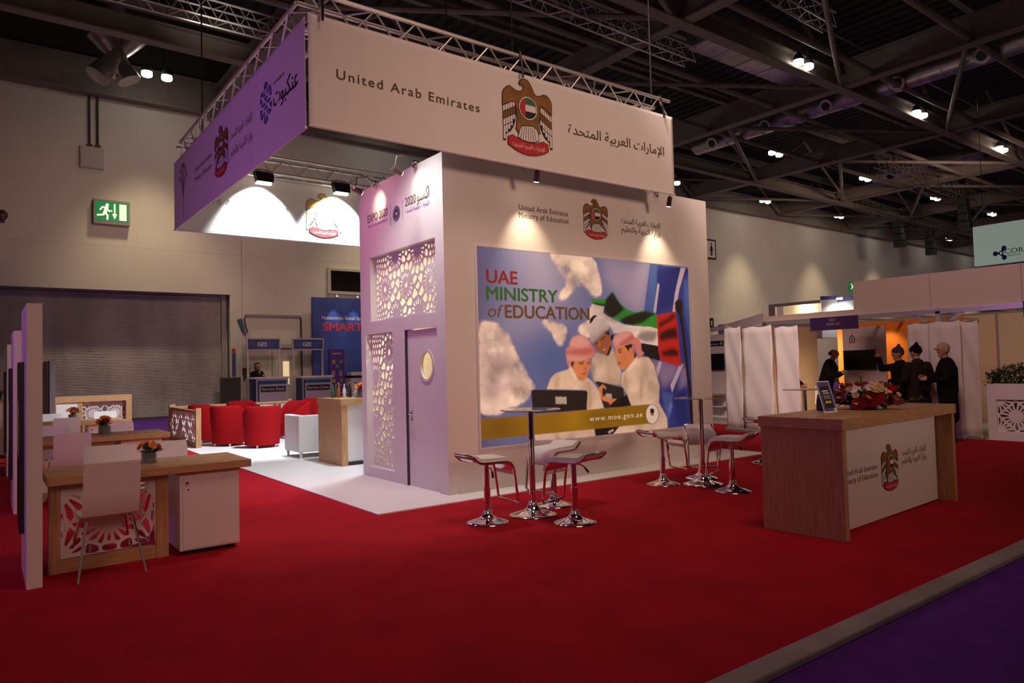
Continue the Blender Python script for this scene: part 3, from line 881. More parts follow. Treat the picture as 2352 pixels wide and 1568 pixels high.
t = thing('foil_vent', 'crumpled foil vent pipes hanging under the upper left roof', 'duct', (3.35, 24.9, 11.35))
rr = random.Random(3)
for (dx, dz, L) in ((-.55, .9, 1.0), (.55, 1.0, 1.0), (-.55, -.55, .9), (.35, -.5, .8)):
    m = MB()
    m.tube([(0, 0, .25), (dx * .5, -.05, .25 + (dz - .25) * .5), (dx, -.1, dz)], [.2, .3, .36], 12)
    m.build('vent_arm', foil, t, smooth=True)
m = MB(); m.tube([(0, 0, 3.3), (0, 0, 1.2), (0, 0, 0), (0, 0, -.4)], [.25, .25, .33, .25], 12)
m.build('vent_stem', foil, t, smooth=True)


# ---------------------------------------------------------------- high bay lamps
def highbay(x, y, lab, e=1.0):
    t = thing('high_bay_lamp', lab, 'ceiling lamp', (x, y, 11.4), 0, 'high bay lamps under the roof')
    for k, dx in enumerate((-.30, .30)):
        m = MB(); m.lathe([(.17, .10), (.18, .13), (.12, .30), (.05, .36)], (dx, 0, 0), 16)
        h = m.build('lamp_housing', darkgrey, t, smooth=True)
        m = MB(); m.lathe([(.08, -.07), (.15, -.04), (.17, .0), (.165, .10)], (dx, 0, 0), 16)
        m.build('lens', lampglow, h, smooth=True)
    m = MB(); m.tube([(-.30, 0, .36), (-.30, 0, 2.5)], .012, 6); m.tube([(.30, 0, .36), (.30, 0, 2.5)], .012, 6)
    m.build('hanger', darkgrey, t)
    lamp('high_bay_light', 'SPOT', (0, 0, -.15), (0, .12 * (e == 1), -5), 1500 * e, (1.0, .78, .48), size=.25, angle=74, blend=1.0, parent=t)


rows = [(25.4, 'the row hugging the back wall', [(4.6, 'leftmost'), (13.4, 'second'), (22.0, 'third'), (30.4, 'fourth'), (39.0, 'fifth'), (47.8, 'sixth'), (56.6, 'seventh'), (65.6, 'eighth'), (74.5, 'ninth')]),
        (19.2, 'the middle row', [(12.95, 'leftmost'), (21.8, 'second'), (30.5, 'third'), (39.1, 'fourth'), (47.9, 'fifth'), (56.9, 'sixth'), (66, 'seventh')]),
        (12.75, 'the row nearest the camera', [(22.1, 'leftmost'), (30.7, 'second'), (39.4, 'third')])]
for Y, rn, L in rows:
    for X, o in L:
        highbay(X, Y, 'glowing twin high bay lamp, %s in %s' % (o, rn), 1.0 if Y > 25 else .25)


# ---------------------------------------------------------------- lattice truss maker
def truss(parent, p, q, w, h, bay, r=.024, rb=.011, ma=alu, bmat=None):
    """box truss from p to q; local +z up; chord and brace parts under parent"""
    P, Q = Vector(p), Vector(q)
    L = (Q - P).length
    t = (Q - P).normalized(); s = Vector((-t.y, t.x, 0)).normalized() * w; u = Vector((0, 0, h))
    cor = [P, P + s, P + u, P + s + u]
    for c in cor:
        m = MB(); m.tube([c, c + t * L], r, 8)
        m.build('chord', ma, parent, smooth=True)
    n = max(2, int(round(L / bay))); st = L / n
    meshes = {}

    def brace(a, c):
        d = c - a
        k = (round(d.x, 3), round(d.y, 3), round(d.z, 3))
        if k not in meshes:
            m = MB(); m.tube([(0, 0, 0), tuple(d)], rb, 6)
            o = m.build('brace', bmat or ma, parent, loc=a, smooth=True); meshes[k] = o
        else:
            again(meshes[k], parent, a)
    for i in range(n):
        a = t * st * i; c = t * st * (i + 1); mid = t * st * (i + .5)
        for o_ in (Vector((0, 0, 0)), s):
            brace(P + o_ + a, P + o_ + u + mid); brace(P + o_ + u + mid, P + o_ + c)
        brace(P + a, P + s + mid) if i % 2 == 0 else brace(P + s + a, P + mid)
        brace(P + u + a, P + u + s + mid) if i % 2 == 0 else brace(P + u + s + a, P + u + mid)


def hung_truss(lab, p, q, ma=alu, w=.4, h=.4, bay=.5, r=.028):
    t = thing('lighting_truss', lab, 'truss', p)
    truss(t, (0, 0, 0), Vector(q) - Vector(p), w, h, bay, r, .014, ma)
    P, Q = Vector(p), Vector(q)
    for f in (.12, .88):
        m = MB(); a = (Q - P) * f + Vector((0, w / 2, h))
        m.tube([a, a + Vector((0, 0, 2.0))], .03, 6)
        m.build('chain', black, t)
        m = MB(); m.box(a.x - .13, a.x + .13, a.y - .13, a.y + .13, a.z + .25, a.z + .75)
        m.build('hoist', black, t)
    return t


hung_truss('bright lattice lighting truss crossing the roof above the rig left corner', (2.2, 20.2, 11.35), (7.6, 20.2, 11.35), w=.5, h=.5, bay=.6, r=.035)
hung_truss('lattice truss running along the roof above the white banner', (9.8, 14.1, 11.2), (18.4, 14.3, 11.2), w=.45, h=.45, bay=.55, r=.032)
hung_truss('short truss end at the top edge right of the banner', (18.6, 11.2, 12.0), (21.6, 11.3, 12.0), w=.45, h=.45, bay=.55, r=.032)
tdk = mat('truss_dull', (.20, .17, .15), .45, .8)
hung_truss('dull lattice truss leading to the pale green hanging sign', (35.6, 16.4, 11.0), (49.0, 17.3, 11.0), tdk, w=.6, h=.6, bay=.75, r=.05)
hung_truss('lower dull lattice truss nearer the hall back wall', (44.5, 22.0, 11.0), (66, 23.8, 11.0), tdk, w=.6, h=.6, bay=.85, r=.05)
for X, Y, l in ((46.5, 17.13, 'black loudspeaker hung under the dull truss by the sign'), (50.0, 22.46, 'black loudspeaker hung left below the lower dull truss'), (56.0, 22.96, 'black loudspeaker hung right below the lower dull truss')):
    t = thing('hung_loudspeaker', l, 'loudspeaker', (X, Y, 9.0))
    for i in range(4):
        m = MB(); m.box(-.3, .3, -.35 + i * .04, .25, i * .46, i * .46 + .43)
        bevel(m.build('speaker_box', black, t), .03)
    m = MB(); m.tube([(0, 0, 1.84), (0, 0, 2.02)], .05, 6)
    m.build('hanger', black, t)


# ================================================================ CENTRAL BOOTH
bt = thing('exhibition_booth', 'large white central booth with lit poster wall and pierced screens', 'booth', (4.39, 7.17, 0))
# local: x 0..4.96, y 0..2.32, height 4.1
HB = 4.1
DX, DY = 4.96, 2.33


def bpart(name, boxes, m=wallpaint):
    b_ = MB()
    for q in boxes:
        b_.box(*q)
    return b_.build(name, m, bt)


bpart('front_wall', [(0, DX, 0, .12, 0, HB)])
bpart('front_plinth', [(.14, DX, -.015, 0, 0, .07)], white)
# side wall with two screen openings and a doorway; v = Y - 7.17
bpart('side_wall', [(0, .12, .12, .20, 0, HB), (0, .12, .20, 2.0, 3.10, HB), (0, .12, 2.0, DY, 2.05, HB), (0, .12, .20, 2.0, 2.02, 2.19),
                    (0, .12, 1.0, 1.36, 0, 2.02), (0, .12, 1.36, 2.18, 0, .15), (0, .12, 2.18, DY, 0, 2.05), (0, .12, 2.0, 2.18, 2.02, 2.05)])
bpart('rear_wall', [(.12, DX, DY - .12, DY, 0, HB)])
bpart('end_wall', [(DX - .12, DX, .12, DY - .12, 0, HB)])
bpart('inner_partition', [(1.25, 1.31, .12, DY - .12, 0, HB)], cream)
bpart('store_shelf', [(.95, 1.25, 1.1, DY - .12, 0, .75)], mat('store_shelf_brown', (.06, .035, .025), .7))
bpart('inner_ceiling', [(.12, DX - .12, .12, DY - .12, HB - .05, HB - .02)], white)
lamp('store_room_light', 'POINT', (.65, .75, 3.4), (.65, .75, 0), 30, (1.0, .84, .6), size=.15, parent=bt)
lamp('store_room_light', 'POINT', (.65, 1.75, 1.9), (.65, 1.75, 0), 14, (1.0, .84, .6), size=.12, parent=bt)
# upper screen  (u from left as seen = towards -Y)
w_, h_ = 1.80, .91
fn = lambda u, v, d=0.0: (.10 - d, 2.0 - u, 2.19 + v)
ros = [(.27, .44, 1), (.88, .44, 1), (1.51, .44, 1), (.58, .86, 0), (1.20, .86, 0), (.58, .05, 0), (1.20, .05, 0)]
pierced('pierced_screen', w_, h_, lattice_holes(w_, h_, ros, .235), .015, fn, wallpaint, bt)
w_, h_ = .82, 1.87
fn = lambda u, v, d=0.0: (.10 - d, 2.18 - u, .15 + v)
ros = [(.53, 1.60, 1), (.53, .93, 1), (.53, .26, 1), (.10, 1.27, 0), (.10, .60, 0)]
pierced('pierced_screen', w_, h_, lattice_holes(w_, h_, ros, .235), .015, fn, wallpaint, bt)
# door
fn = lambda u, v, d=0.0: (.05 - d, .995 - u, .008 + v)
hole = [ell(.485, 1.54, .165, .185, 36)]
dr = pierced('door', .79, 2.0, hole, .04, fn, wallpaint, bt)
m = MB()
rg = [[fn(.485 + (r) * cos(2 * pi * i / 36), 1.54 + (r + .02) * sin(2 * pi * i / 36), d) for i in range(36)] for r, d in ((.15, -.02), (.15, .03), (.185, .03), (.185, -.02))]
m.rings(rg, 0, False, True)
m.build('porthole_rim', mat('rim_white', (.82, .80, .72), .3), dr, smooth=True)
m = MB(); m.poly([fn(a, b, -.012) for a, b in ell(.485, 1.54, .16, .18, 30)])
m.build('porthole_pane', glass, dr)
m = MB()
hc = fn(.09, .93, .02)
m.tube([hc, (hc[0] - .05, hc[1], hc[2]), (hc[0] - .055, hc[1] - .02, hc[2]), (hc[0] - .055, hc[1] - .14, hc[2])], .011, 8)
m.box(hc[0] - .008, hc[0] + .01, hc[1] - .024, hc[1] + .024, hc[2] - .09, hc[2] + .04)
m.build('door_handle', chrome, dr, smooth=True)
m = MB(); m.box(.0, .06, .999, 1.012, 0.005, 2.015)
m.build('door_gap', darkgrey, bt)

# writing on the side wall (EXPO lock-up)
SL = lambda u, v, d=0.0: (-.004 - d, 2.045 - u, v)       # u = 0 at Y 9.215
m = MB()
put_text(m, 'EXPO 2020', 0, .62, 3.60, .115, SL, 0, 0)
put_text(m, 'DUBAI, UNITED ARAB EMIRATES', 0, .62, 3.525, .035, SL, 0, 1)
put_text(m, '2020', 1.117, 1.40, 3.62, .115, SL, 0, 0)
put_text(m, arabic('اكسبو'), 1.43, 1.733, 3.62, .15, SL, 0, 0)
put_text(m, arabic('الإمارات العربية المتحدة'), 1.117, 1.733, 3.53, .05, SL, 0, 1)
for u in (.70, 1.04):
    m.poly([SL(u, 3.44), SL(u + .008, 3.44), SL(u + .008, 3.72), SL(u, 3.72)], 2)
for i in range(14):
    a = 2 * pi * i / 14
    for r0, r1, ww in ((.035, .06, .008), (.066, .10, .013)):
        p = petal(.874, 3.575, a + (pi / 14 if r0 > .05 else 0), r0, r1, ww)
        stroke(m, p, .009, SL, .0008, 3)
stroke(m, ell(.874, 3.575, .03, .03, 14), .010, SL, .0008, 3)
m.build('expo_lettering', [inkbrown, inkpurple, inkgrey, inkpurple], bt)

# writing and emblem over the poster
FL = lambda u, v, d=0.0: (u - 4.39, -.004 - d, v)          # u = world X
m = MB()
put_text(m, 'United Arab Emirates', 5.537, 6.38, 3.53, .075, FL, 0, 5, 1.1)
put_text(m, 'Ministry of Education', 5.533, 6.378, 3.43, .075, FL, 0, 5, 1.1)
put_text(m, arabic('الإمارات العربية المتحدة'), 7.403, 8.235, 3.55, .085, FL, 0, 5)
put_text(m, arabic('وزارة التربية والتعليم'), 7.40, 8.23, 3.43, .085, FL, 0, 5)
build_lines(m, 'ministry_lettering', EMATS + [inkbrown], bt)
m = MB(); emblem(m, 6.893, 3.262, .565, FL, 0)
m.build('falcon_emblem', EMATS, bt)

# poster light box
PZ = 0.53
import numpy as np
NX, NY, PW, PH = 700, 432, 3.98, 2.468


def nfield(seed, cells, octv=4):
    """smooth value noise over the print, 0..1"""
    rg = np.random.default_rng(seed)
    out = np.zeros((NY, NX)); amp = 1.0; tot = 0
    for o in range(octv):
        cx = int(cells * 2 ** o) + 2; cy = int(cells * 2 ** o * NY / NX) + 3
        gr = rg.random((cy + 1, cx + 1))
        x = np.linspace(0, cx - .001, NX); y = np.linspace(0, cy - .001, NY)
        xi = x.astype(int); yi = y.astype(int); fx = x - xi; fy = (y - yi)[:, None]
        fx = fx * fx * (3 - 2 * fx); fy = fy * fy * (3 - 2 * fy)
        a = gr[yi][:, xi]; b_ = gr[yi][:, xi + 1]; c = gr[yi + 1][:, xi]; d = gr[yi + 1][:, xi + 1]
        out += amp * ((a * (1 - fx) + b_ * fx) * (1 - fy) + (c * (1 - fx) + d * fx) * fy)
        tot += amp; amp *= .55
    return out / tot


def soft(M, r):
    for _ in range(2):
        for ax in (0, 1):
            pad = [(0, 0), (0, 0)]; pad[ax] = (r + 1, r)
            c = np.cumsum(np.pad(M, pad, mode='edge'), axis=ax)
            n = M.shape[ax]
            M = (np.take(c, np.arange(2 * r + 1, 2 * r + 1 + n), ax) - np.take(c, np.arange(0, n), ax)) / (2 * r + 1)
    return M


GX, GY = np.meshgrid(np.linspace(0, PW, NX), np.linspace(0, PH, NY))


def pmask(pts):
    ins = np.zeros(GX.shape, bool)
    k = len(pts)
    for i in range(k):
        x1, y1 = pts[i]; x2, y2 = pts[i - 1]
        if y1 == y2:
            continue
        ins ^= ((y1 > GY) != (y2 > GY)) & (GX < (x2 - x1) * (GY - y1) / (y2 - y1) + x1)
    return ins.astype(float)


PCOL = dict(cloud=(228, 206, 186), cloud2=(178, 156, 156), cloud3=(250, 234, 206), pale=(172, 158, 180), blue=(50, 58, 132), blue2=(74, 98, 158), blue3=(38, 44, 112), strip=(190, 172, 182), strip2=(110, 120, 180), pale2=(140, 118, 150),
            green=(45, 140, 42), dgreen=(26, 30, 20), white=(226, 208, 196), shade=(150, 136, 128), black=(26, 20, 18), red=(190, 36, 24), dred=(60, 14, 10), pole=(38, 26, 16), black2=(26, 20, 24), thobe=(232, 204, 174), thobe2=(212, 188, 160),
            skin=(224, 140, 88), skin2=(168, 96, 56), hair=(30, 18, 14), lip=(176, 84, 60), teeth=(235, 215, 190), shade2=(188, 108, 66), scarfw=(208, 192, 184), fold=(198, 168, 138), tablet=(46, 34, 36), tablet2=(24, 18, 18), label=(190, 178, 158),
            scarf=(212, 112, 98), scarfd=(190, 74, 64), scarfl=(228, 156, 142), collar=(242, 218, 190), laptop=(34, 28, 26), band=(152, 114, 14), band2=(182, 138, 24), band3=(112, 78, 10), disc=(244, 228, 206), eye=(40, 22, 18))
SOFT = dict(cloud=8, cloud2=20, cloud3=18, pale=18, pale2=9, blue2=4, blue3=5, strip2=2, fold=4, shade=4, shade2=3, dred=4, band2=26, band3=26, dgreen=2, lip=1, eye=1, hair=1, scarfl=3, scarfd=2, thobe=1, thobe2=2, skin2=1)
n5 = nfield(5, 9, 5)
n6 = nfield(6, 20, 4)
n1, n2, n3, n4 = nfield(1, 5, 5), nfield(2, 14, 3), nfield(3, 3, 3), nfield(4, 40, 2)
lin = lambda c: np.array(srgb(*c))
u_, v_ = GX / PW, GY / PH
img = np.empty((NY, NX, 3))
base = lin((112, 118, 160)); lav = lin((168, 162, 184)); deep = lin((86, 104, 158)); dim = lin((80, 70, 98))
w1 = np.exp(-((u_ - .27) / .13) ** 2 - ((v_ - .85) / .28) ** 2) * .9
w2 = np.exp(-((u_ - .30) / .16) ** 2 - ((v_ - .42) / .22) ** 2)
w3 = np.clip(1 - u_ / .10, 0, 1) * .55
w4 = np.exp(-((u_ - .17) / .12) ** 2 - ((v_ - .60) / .12) ** 2) * .5
for k in range(3):
    c = base[k] * (1 + .12 * (n3 - .5))
    c = c + (lav[k] - c) * np.clip(w1 + w4, 0, 1)
    c = c + (deep[k] - c) * w2
    c = c + (dim[k] - c) * w3
    img[..., k] = c
chk = .5 + .5 * np.sin(GX * 2 * pi / .030) * np.sin(GY * 2 * pi / .030)
for kind, pts in POSTER:
    M = pmask(pts)
    r = SOFT.get(kind, 0)
    if r:
        M = soft(M, r)
    else:
        M = soft(M, 1) * .5 + M * .5
    if kind.startswith('cloud'):
        M = np.clip((M - .5) * 1.5 + .56 + (n5 - .5) * 2.4 + (n6 - .5) * 1.4, 0, 1) * np.clip(M * 2.2, 0, 1)
        M = M * M * (3 - 2 * M) * dict(cloud=1, cloud2=.55, cloud3=.8)[kind]
    if kind == 'band':
        BM = M
    if kind in ('band2', 'band3'):
        M = M * BM
    if kind == 'pale':
        M = M * .9
    col = lin(PCOL[kind])
    sh = np.ones_like(M)
    if kind in ('thobe', 'thobe2', 'collar', 'scarfw', 'white'):
        sh = 1 + .8 * (n2 - .5) + .5 * (n1 - .5)
    elif kind in ('red', 'green', 'blue', 'blue2', 'blue3'):
        sh = 1 + .7 * (n1 - .5)
    elif kind.startswith('skin'):
        sh = 1 + .45 * (n2 - .5)
    elif kind.startswith('scarf'):
        sh = 1 + .2 * (n2 - .5)
    elif kind.startswith('cloud'):
        sh = 1 + 1.1 * (n6 - .5) + .9 * (n5 - .5)
    for k in range(3):
        c = col[k] * sh
        if kind in ('scarf', 'scarfd', 'scarfl'):
            c = c * (1 - .30 * chk) + .30 * chk * lin((236, 206, 196))[k]
        img[..., k] += (c - img[..., k]) * M
pmat = bpy.data.materials.new('backlit_print')
pmat.use_nodes = True
nt = pmat.node_tree; bs = nt.nodes['Principled BSDF']
at = nt.nodes.new('ShaderNodeAttribute'); at.attribute_name = 'print'
nt.links.new(at.outputs['Color'], bs.inputs['Base Color'])
nt.links.new(at.outputs['Color'], bs.inputs['Emission Color'])
bs.inputs['Emission Strength'].default_value = .36
bs.inputs['Roughness'].default_value = .6
PF = lambda u, v, d=0.0: (.46 + u, -.022 - d, PZ + v)
pb = MB(); pb.box(.46, 4.44, -.02, 0, PZ, PZ + 2.468)
po = pb.build('poster', white, bt)
me = bpy.data.meshes.new('poster_print')
co = np.stack([.46 + GX, np.full_like(GX, -.0215), PZ + GY], -1).reshape(-1, 3)
ii = (np.arange(NY - 1)[:, None] * NX + np.arange(NX - 1)[None]).reshape(-1)
fc = np.stack([ii, ii + 1, ii + NX + 1, ii + NX], -1)
me.vertices.add(len(co)); me.vertices.foreach_set('co', co.ravel().astype(np.float32))
me.loops.add(fc.size); me.loops.foreach_set('vertex_index', fc.ravel().astype(np.int32))
me.polygons.add(len(fc)); me.polygons.foreach_set('loop_start', np.arange(0, fc.size, 4, dtype=np.int32))
me.update(calc_edges=True)
ca = me.color_attributes.new('print', 'FLOAT_COLOR', 'POINT')
ca.data.foreach_set('color', np.concatenate([img.reshape(-1, 3), np.ones((NX * NY, 1))], 1).ravel().astype(np.float32))
me.materials.append(pmat)
pp = bpy.data.objects.new('poster_print', me); COL.objects.link(pp); pp.parent = po
m = MB()
E_ = .33
em_ = lambda n_, c: mat('print_' + n_, tuple(x for x in srgb(*c)), .6, emit=E_)
put_text(m, 'UAE', .135, .613, 2.025, .172, PF, .001, 0, bold=.028)
put_text(m, 'MINISTRY', .13, 1.277, 1.815, .172, PF, .001, 1, bold=.028)
put_text(m, 'EDUCATION', .41, 1.845, 1.596, .172, PF, .001, 2, bold=.028)
put_text(m, 'of', .13, .345, 1.60, .165, PF, .001, 2, shear=.25)
put_text(m, 'www.moe.gov.ae', 1.797, 2.84, .204, .075, PF, .001, 3, 1.25, bold=.02)
build_lines(m, 'poster_lettering', [em_('red', (138, 28, 26)), em_('green', (40, 100, 40)), em_('brown', (100, 70, 36)), em_('white', (240, 230, 215))], po)
m = MB()
for q in ((.44, 4.46, PZ - .02, PZ), (.44, 4.46, PZ + 2.468, PZ + 2.488)):
    m.box(q[0], q[1], -.024, 0, q[2], q[3])
for q in ((.44, .46), (4.44, 4.46)):
    m.box(q[0], q[1], -.024, 0, PZ, PZ + 2.468)
m.build('poster_frame', white, po)


# ---------------------------------------------------------------- arm spotlights on the booth walls
def spotlight(lab, base, armdir, drop, aim, lit, e=28):
    """clamp at wall top, arm out, cylinder lamp head aimed back"""
    t = thing('arm_spotlight', lab, 'spotlight', base, 0, 'arm spotlights clipped to the booth wall tops')
    A = Vector(armdir)
    m = MB(); m.sphere((0, 0, 0), .045, 8); m.box(-.03, .03, -.03, .03, -.05, .02)
    m.build('clamp', chrome, t, smooth=True)
    m = MB(); e_ = A + Vector((0, 0, .02))
    m.tube([(0, 0, .02), e_ * .5 + Vector((0, 0, .05)), e_], .008, 6)
    m.build('arm', darkgrey, t, smooth=True)
    d_ = (Vector(aim) - Vector(base) - A - Vector((0, 0, -drop))).normalized()
    h0 = A + Vector((0, 0, -drop))
    m = MB(); m.tube([h0 - d_ * .07, h0 - d_ * .065, h0 + d_ * .07], [.02, .034, .036], 12)
    m.tube([A + Vector((0, 0, .02)), h0 - d_ * .05], .007, 6)
    hd = m.build('lamp_head', mat('spot_bronze', (.10, .06, .06), .35, .6), t, smooth=True)
    m = MB(); m.tube([h0 + d_ * .07, h0 + d_ * .078], [.03, .03], 12)
    m.build('lens', spotglow, hd)
    lamp('spot_beam', 'SPOT', h0 + d_ * .10, Vector(aim) - Vector(base), e, (1.0, .74, .48), size=.03, angle=70, blend=1.0, parent=t)


spotlight('spotlight on the side wall top, near its far left end', (4.38, 8.93, 4.1), (-.39, -.25, -.04), .16, (4.39, 8.82, 3.80), False, 15)
spotlight('spotlight on the side wall top, near the front corner', (4.38, 7.79, 4.1), (-.39, -.24, -.04), .16, (4.39, 7.68, 3.82), False, 22)
spotlight('spotlight above the English ministry lettering', (5.66, 7.16, 4.1), (-.12, -.37, -.05), .17, (5.66, 7.17, 2.75), True, 62)
spotlight('spotlight above the Arabic ministry lettering', (8.15, 7.16, 4.06), (-.13, -.37, -.03), .17, (8.15, 7.17, 2.75), True, 62)

# ================================================================ HANGING BANNER RIG
rig = thing('banner_rig', 'square aluminium truss rig hung over the central booth', 'truss', (0, 0, 0))
RX0, RX1, RY0, RY1, RZ = 2.57, 8.05, 6.72, 12.72, 5.03


def section(nm, p, q):
    s = bpy.data.objects.new(nm, None); COL.objects.link(s); s.parent = rig
    truss(s, p, q, .29, .29, .48, .024, .010)


section('truss_section', (RX0 + .02, RY0 + .02, RZ), (RX1 - .02, RY0 + .02, RZ))
section('truss_section', (RX0 + .31, RY0 + .31, RZ), (RX0 + .31, RY1 - .31, RZ))
section('truss_section', (RX0 + .02, RY1 - .31, RZ), (RX1 - .02, RY1 - .31, RZ))
section('truss_section', (RX1 - .02, RY0 + .31, RZ), (RX1 - .02, RY1 - .31, RZ))
for x, y in ((RX0 + .2, RY0 + .2), (RX1 - .2, RY0 + .2), (RX0 + .2, RY1 - 1.0), (RX1 - .2, RY1 - .2), (5.3, RY0 + .2)):
    m = MB(); m.tube([(x, y, RZ + .29), (x, y, 11.4)], .012, 6)
    m.build('drop_cable', black, rig)
    m = MB(); m.tube([(x - .06, y - .28, RZ - .02), (x - .05, y - .26, RZ + .1), (x - .03, y - .2, RZ + .33), (x, y, RZ + .36)], .014, 6)
    m.build('strap', black, rig, smooth=True)


def cloth(nm, lab, w, h, fn, amp, sd):
    """a hanging cloth; returns the thing and the map of its gently waved face"""
    nx, nz = 110, 22
    r_ = random.Random(sd)
    ph = [(r_.uniform(2, 7), r_.uniform(0, 6), r_.uniform(-2.5, 2.5)) for _ in range(6)]
    wave = lambda u, v: sum(sin(f * u + p + s_ * v) for f, p, s_ in ph) * amp / 6 * (0.35 + .65 * (1 - v / h))
    m = MB()
    for j in range(nz + 1):
        v = h * j / nz
        for i in range(nx + 1):
            u = w * i / nx
            m.v.append(tuple(fn(u, v, wave(u, v))))
    for j in range(nz):
        for i in range(nx):
            a = j * (nx + 1) + i
            m.f.append([a, a + 1, a + nx + 2, a + nx + 1]); m.m.append(0)
    t = thing(nm, lab, 'banner', (0, 0, 0), 0, 'cloth banners hung on the truss rig')
    o = m.build('cloth', whitefab, t, smooth=True)
    md = o.modifiers.new('thick', 'SOLIDIFY'); md.thickness = .003; md.offset = -1
    m = MB(); m.tube([fn(0, .012, 0), fn(w, .012, 0)], .016, 8)
    m.build('hem_pole', whitefab, t, smooth=True)
    return t, (lambda u, v, d=0.0: fn(u, v, wave(u, v) + d))


BW = 5.46
ff = facing_front(2.58, 6.70, 3.93)
t, wf_ = cloth('front_banner', 'cream front banner with falcon emblem and country name', BW, 1.15, ff, .007, 2)
m = MB()
g = lambda u, v, d=0.0, w_=wf_: w_(u - 2.58, v - 3.93, d)
put_text(m, 'United Arab Emirates', 2.873, 4.628, 4.475, .105, g, .004, 5, 1.22, bold=.008)
put_text(m, arabic('الإمارات العربية المتحدة'), 6.00, 7.83, 4.48, .13, g, .004, 5, 1.0, bold=.006)
build_lines(m, 'banner_lettering', EMATS + [inkbrown], t)
m = MB(); emblem(m, 5.343, 4.085, .93, g, .004)
m.build('falcon_emblem', EMATS, t)

fb = facing_front(2.58, 12.74, 3.92)
t, wf_ = cloth('back_banner', 'brightly floodlit inner banner seen under the rig', BW, 1.12, fb, .008, 5)
m = MB()
g = lambda u, v, d=0.0, w_=wf_: w_(u - 2.58, v - 3.92, d)
put_text(m, 'United Arab Emirates', 2.80, 4.483, 4.45, .105, g, .004, 5, 1.22)
put_text(m, arabic('الإمارات العربية المتحدة'), 5.95, 7.75, 4.47, .13, g, .004, 5)
EB_ = [inkblack, mat('print_gold_pale', (.62, .40, .10), .7), emred, inkwhite, emgreen, mat('ink_tan', (.32, .22, .14), .7)]
build_lines(m, 'banner_lettering', EB_, t)
m = MB(); emblem(m, 5.165, 4.035, .83, g, .004)
m.build('falcon_emblem', EB_, t)

fl_ = facing_left(2.555, 12.72, 3.91)
t, wf_ = cloth('side_banner', 'violet lit side banner of the rig facing left', 6.0, 1.13, fl_, .007, 8)
m = MB()
g = lambda u, v, d=0.0, w_=wf_: w_(u, v - 3.91, d)       # u = 12.72 - Y
emblem(m, 12.72 - 9.80, 4.15, .68, g, .004, wide=1.15)
SB_ = EMATS + [inkbrown, inkgrey, inkblue, inkblack]
m.build('falcon_emblem', SB_, t)
m = MB()
put_text(m, arabic('الإمارات العربية المتحدة'), 3.35, 4.27, 4.52, .10, g, .004, 6)
put_text(m, arabic('وزارة التربية والتعليم'), 3.35, 4.27, 4.30, .10, g, .004, 6)
put_text(m, 'United Arab Emirates', 1.46, 2.42, 4.55, .075, g, .004, 6)
put_text(m, 'Ministry of Education', 1.46, 2.42, 4.40, .075, g, .004, 6)
# blue faceted logo and wordmark
build_lines(m, 'banner_lettering', SB_, t)
m = MB()
cu, cv_, rr_ = 12.72 - 7.93, 4.55, .25
hx = [(cu + rr_ * .9 * cos(pi / 6 + i * pi / 3), cv_ + rr_ * sin(pi / 6 + i * pi / 3)) for i in range(6)]
for i in range(6):
    a, c = hx[i], hx[(i + 1) % 6]
    q = lambda s, f: (a[0] + (c[0] - a[0]) * f + (cu - (a[0] + (c[0] - a[0]) * f)) * s, a[1] + (c[1] - a[1]) * f + (cv_ - (a[1] + (c[1] - a[1]) * f)) * s)
    for tri in (((0, .03), (0, .36), (.42, .2)), ((0, .64), (0, .97), (.42, .8)), ((.12, .5), (.5, .3), (.5, .7)), ((.6, .25), (.6, .75), (.93, .5))):
        m.poly([g(*q(*p), .005) for p in tri], 7)
put_text(m, arabic('عنكبوت'), 5.05, 5.80, 4.42, .20, g, .004, 7 + 1, bold=.01)
put_text(m, 'ankabut', 5.06, 5.40, 4.66, .05, g, .004, 6)
# tree mark at the far end
m.build('faceted_logo', SB_, t)
m = MB()
stroke(m, [(.66, 4.02), (.66, 4.55)], .018, g, .004, 6, False)
for a0 in (-.9, -.55, -.25, .05, .35, .7, 1.0):
    stroke(m, [(.66, 4.35), (.66 + .3 * sin(a0) * .55, 4.35 + .42 * cos(a0)), (.66 + .36 * sin(a0) * .8, 4.40 + .46 * cos(a0))], .012, g, .004, 6, False)
    m.poly([g(a, b_, .005) for a, b_ in ell(.66 + .36 * sin(a0) * .8, 4.40 + .46 * cos(a0), .03, .04, 8)], 6)
m.build('tree_mark', SB_, t)

# flood lamps on the inner truss washing the back banner
for X, l in ((3.93, 'black flood lamp on the inner truss, left one'), (5.36, 'black flood lamp on the inner truss by the bright emblem')):
    t = thing('flood_lamp', l, 'flood lamp', (X, 12.36, 4.93), 0, 'flood lamps on the inner truss')
    m = MB()
    m.prism([(-.14, -.10), (.14, -.10), (.16, .08), (-.16, .08)], lambda u, v, d: (u, d + v * .35, v), -.06, .08)
    m.build('housing', black, t)
    m = MB(); m.box(-.13, .13, -.02, .06, -.125, -.108)
    m.build('lens', spotglow, t)
    m = MB(); m.tube([(-.17, 0, 0), (-.17, .05, .12), (0, .1, .16), (.17, .05, .12), (.17, 0, 0)], .012, 6)
    m.build('yoke', darkgrey, t)
    lamp('flood_beam', 'SPOT', (0, .02, -.14), (0, .38, -.52), 420, COLD, size=.05, angle=100, blend=.25, parent=t)


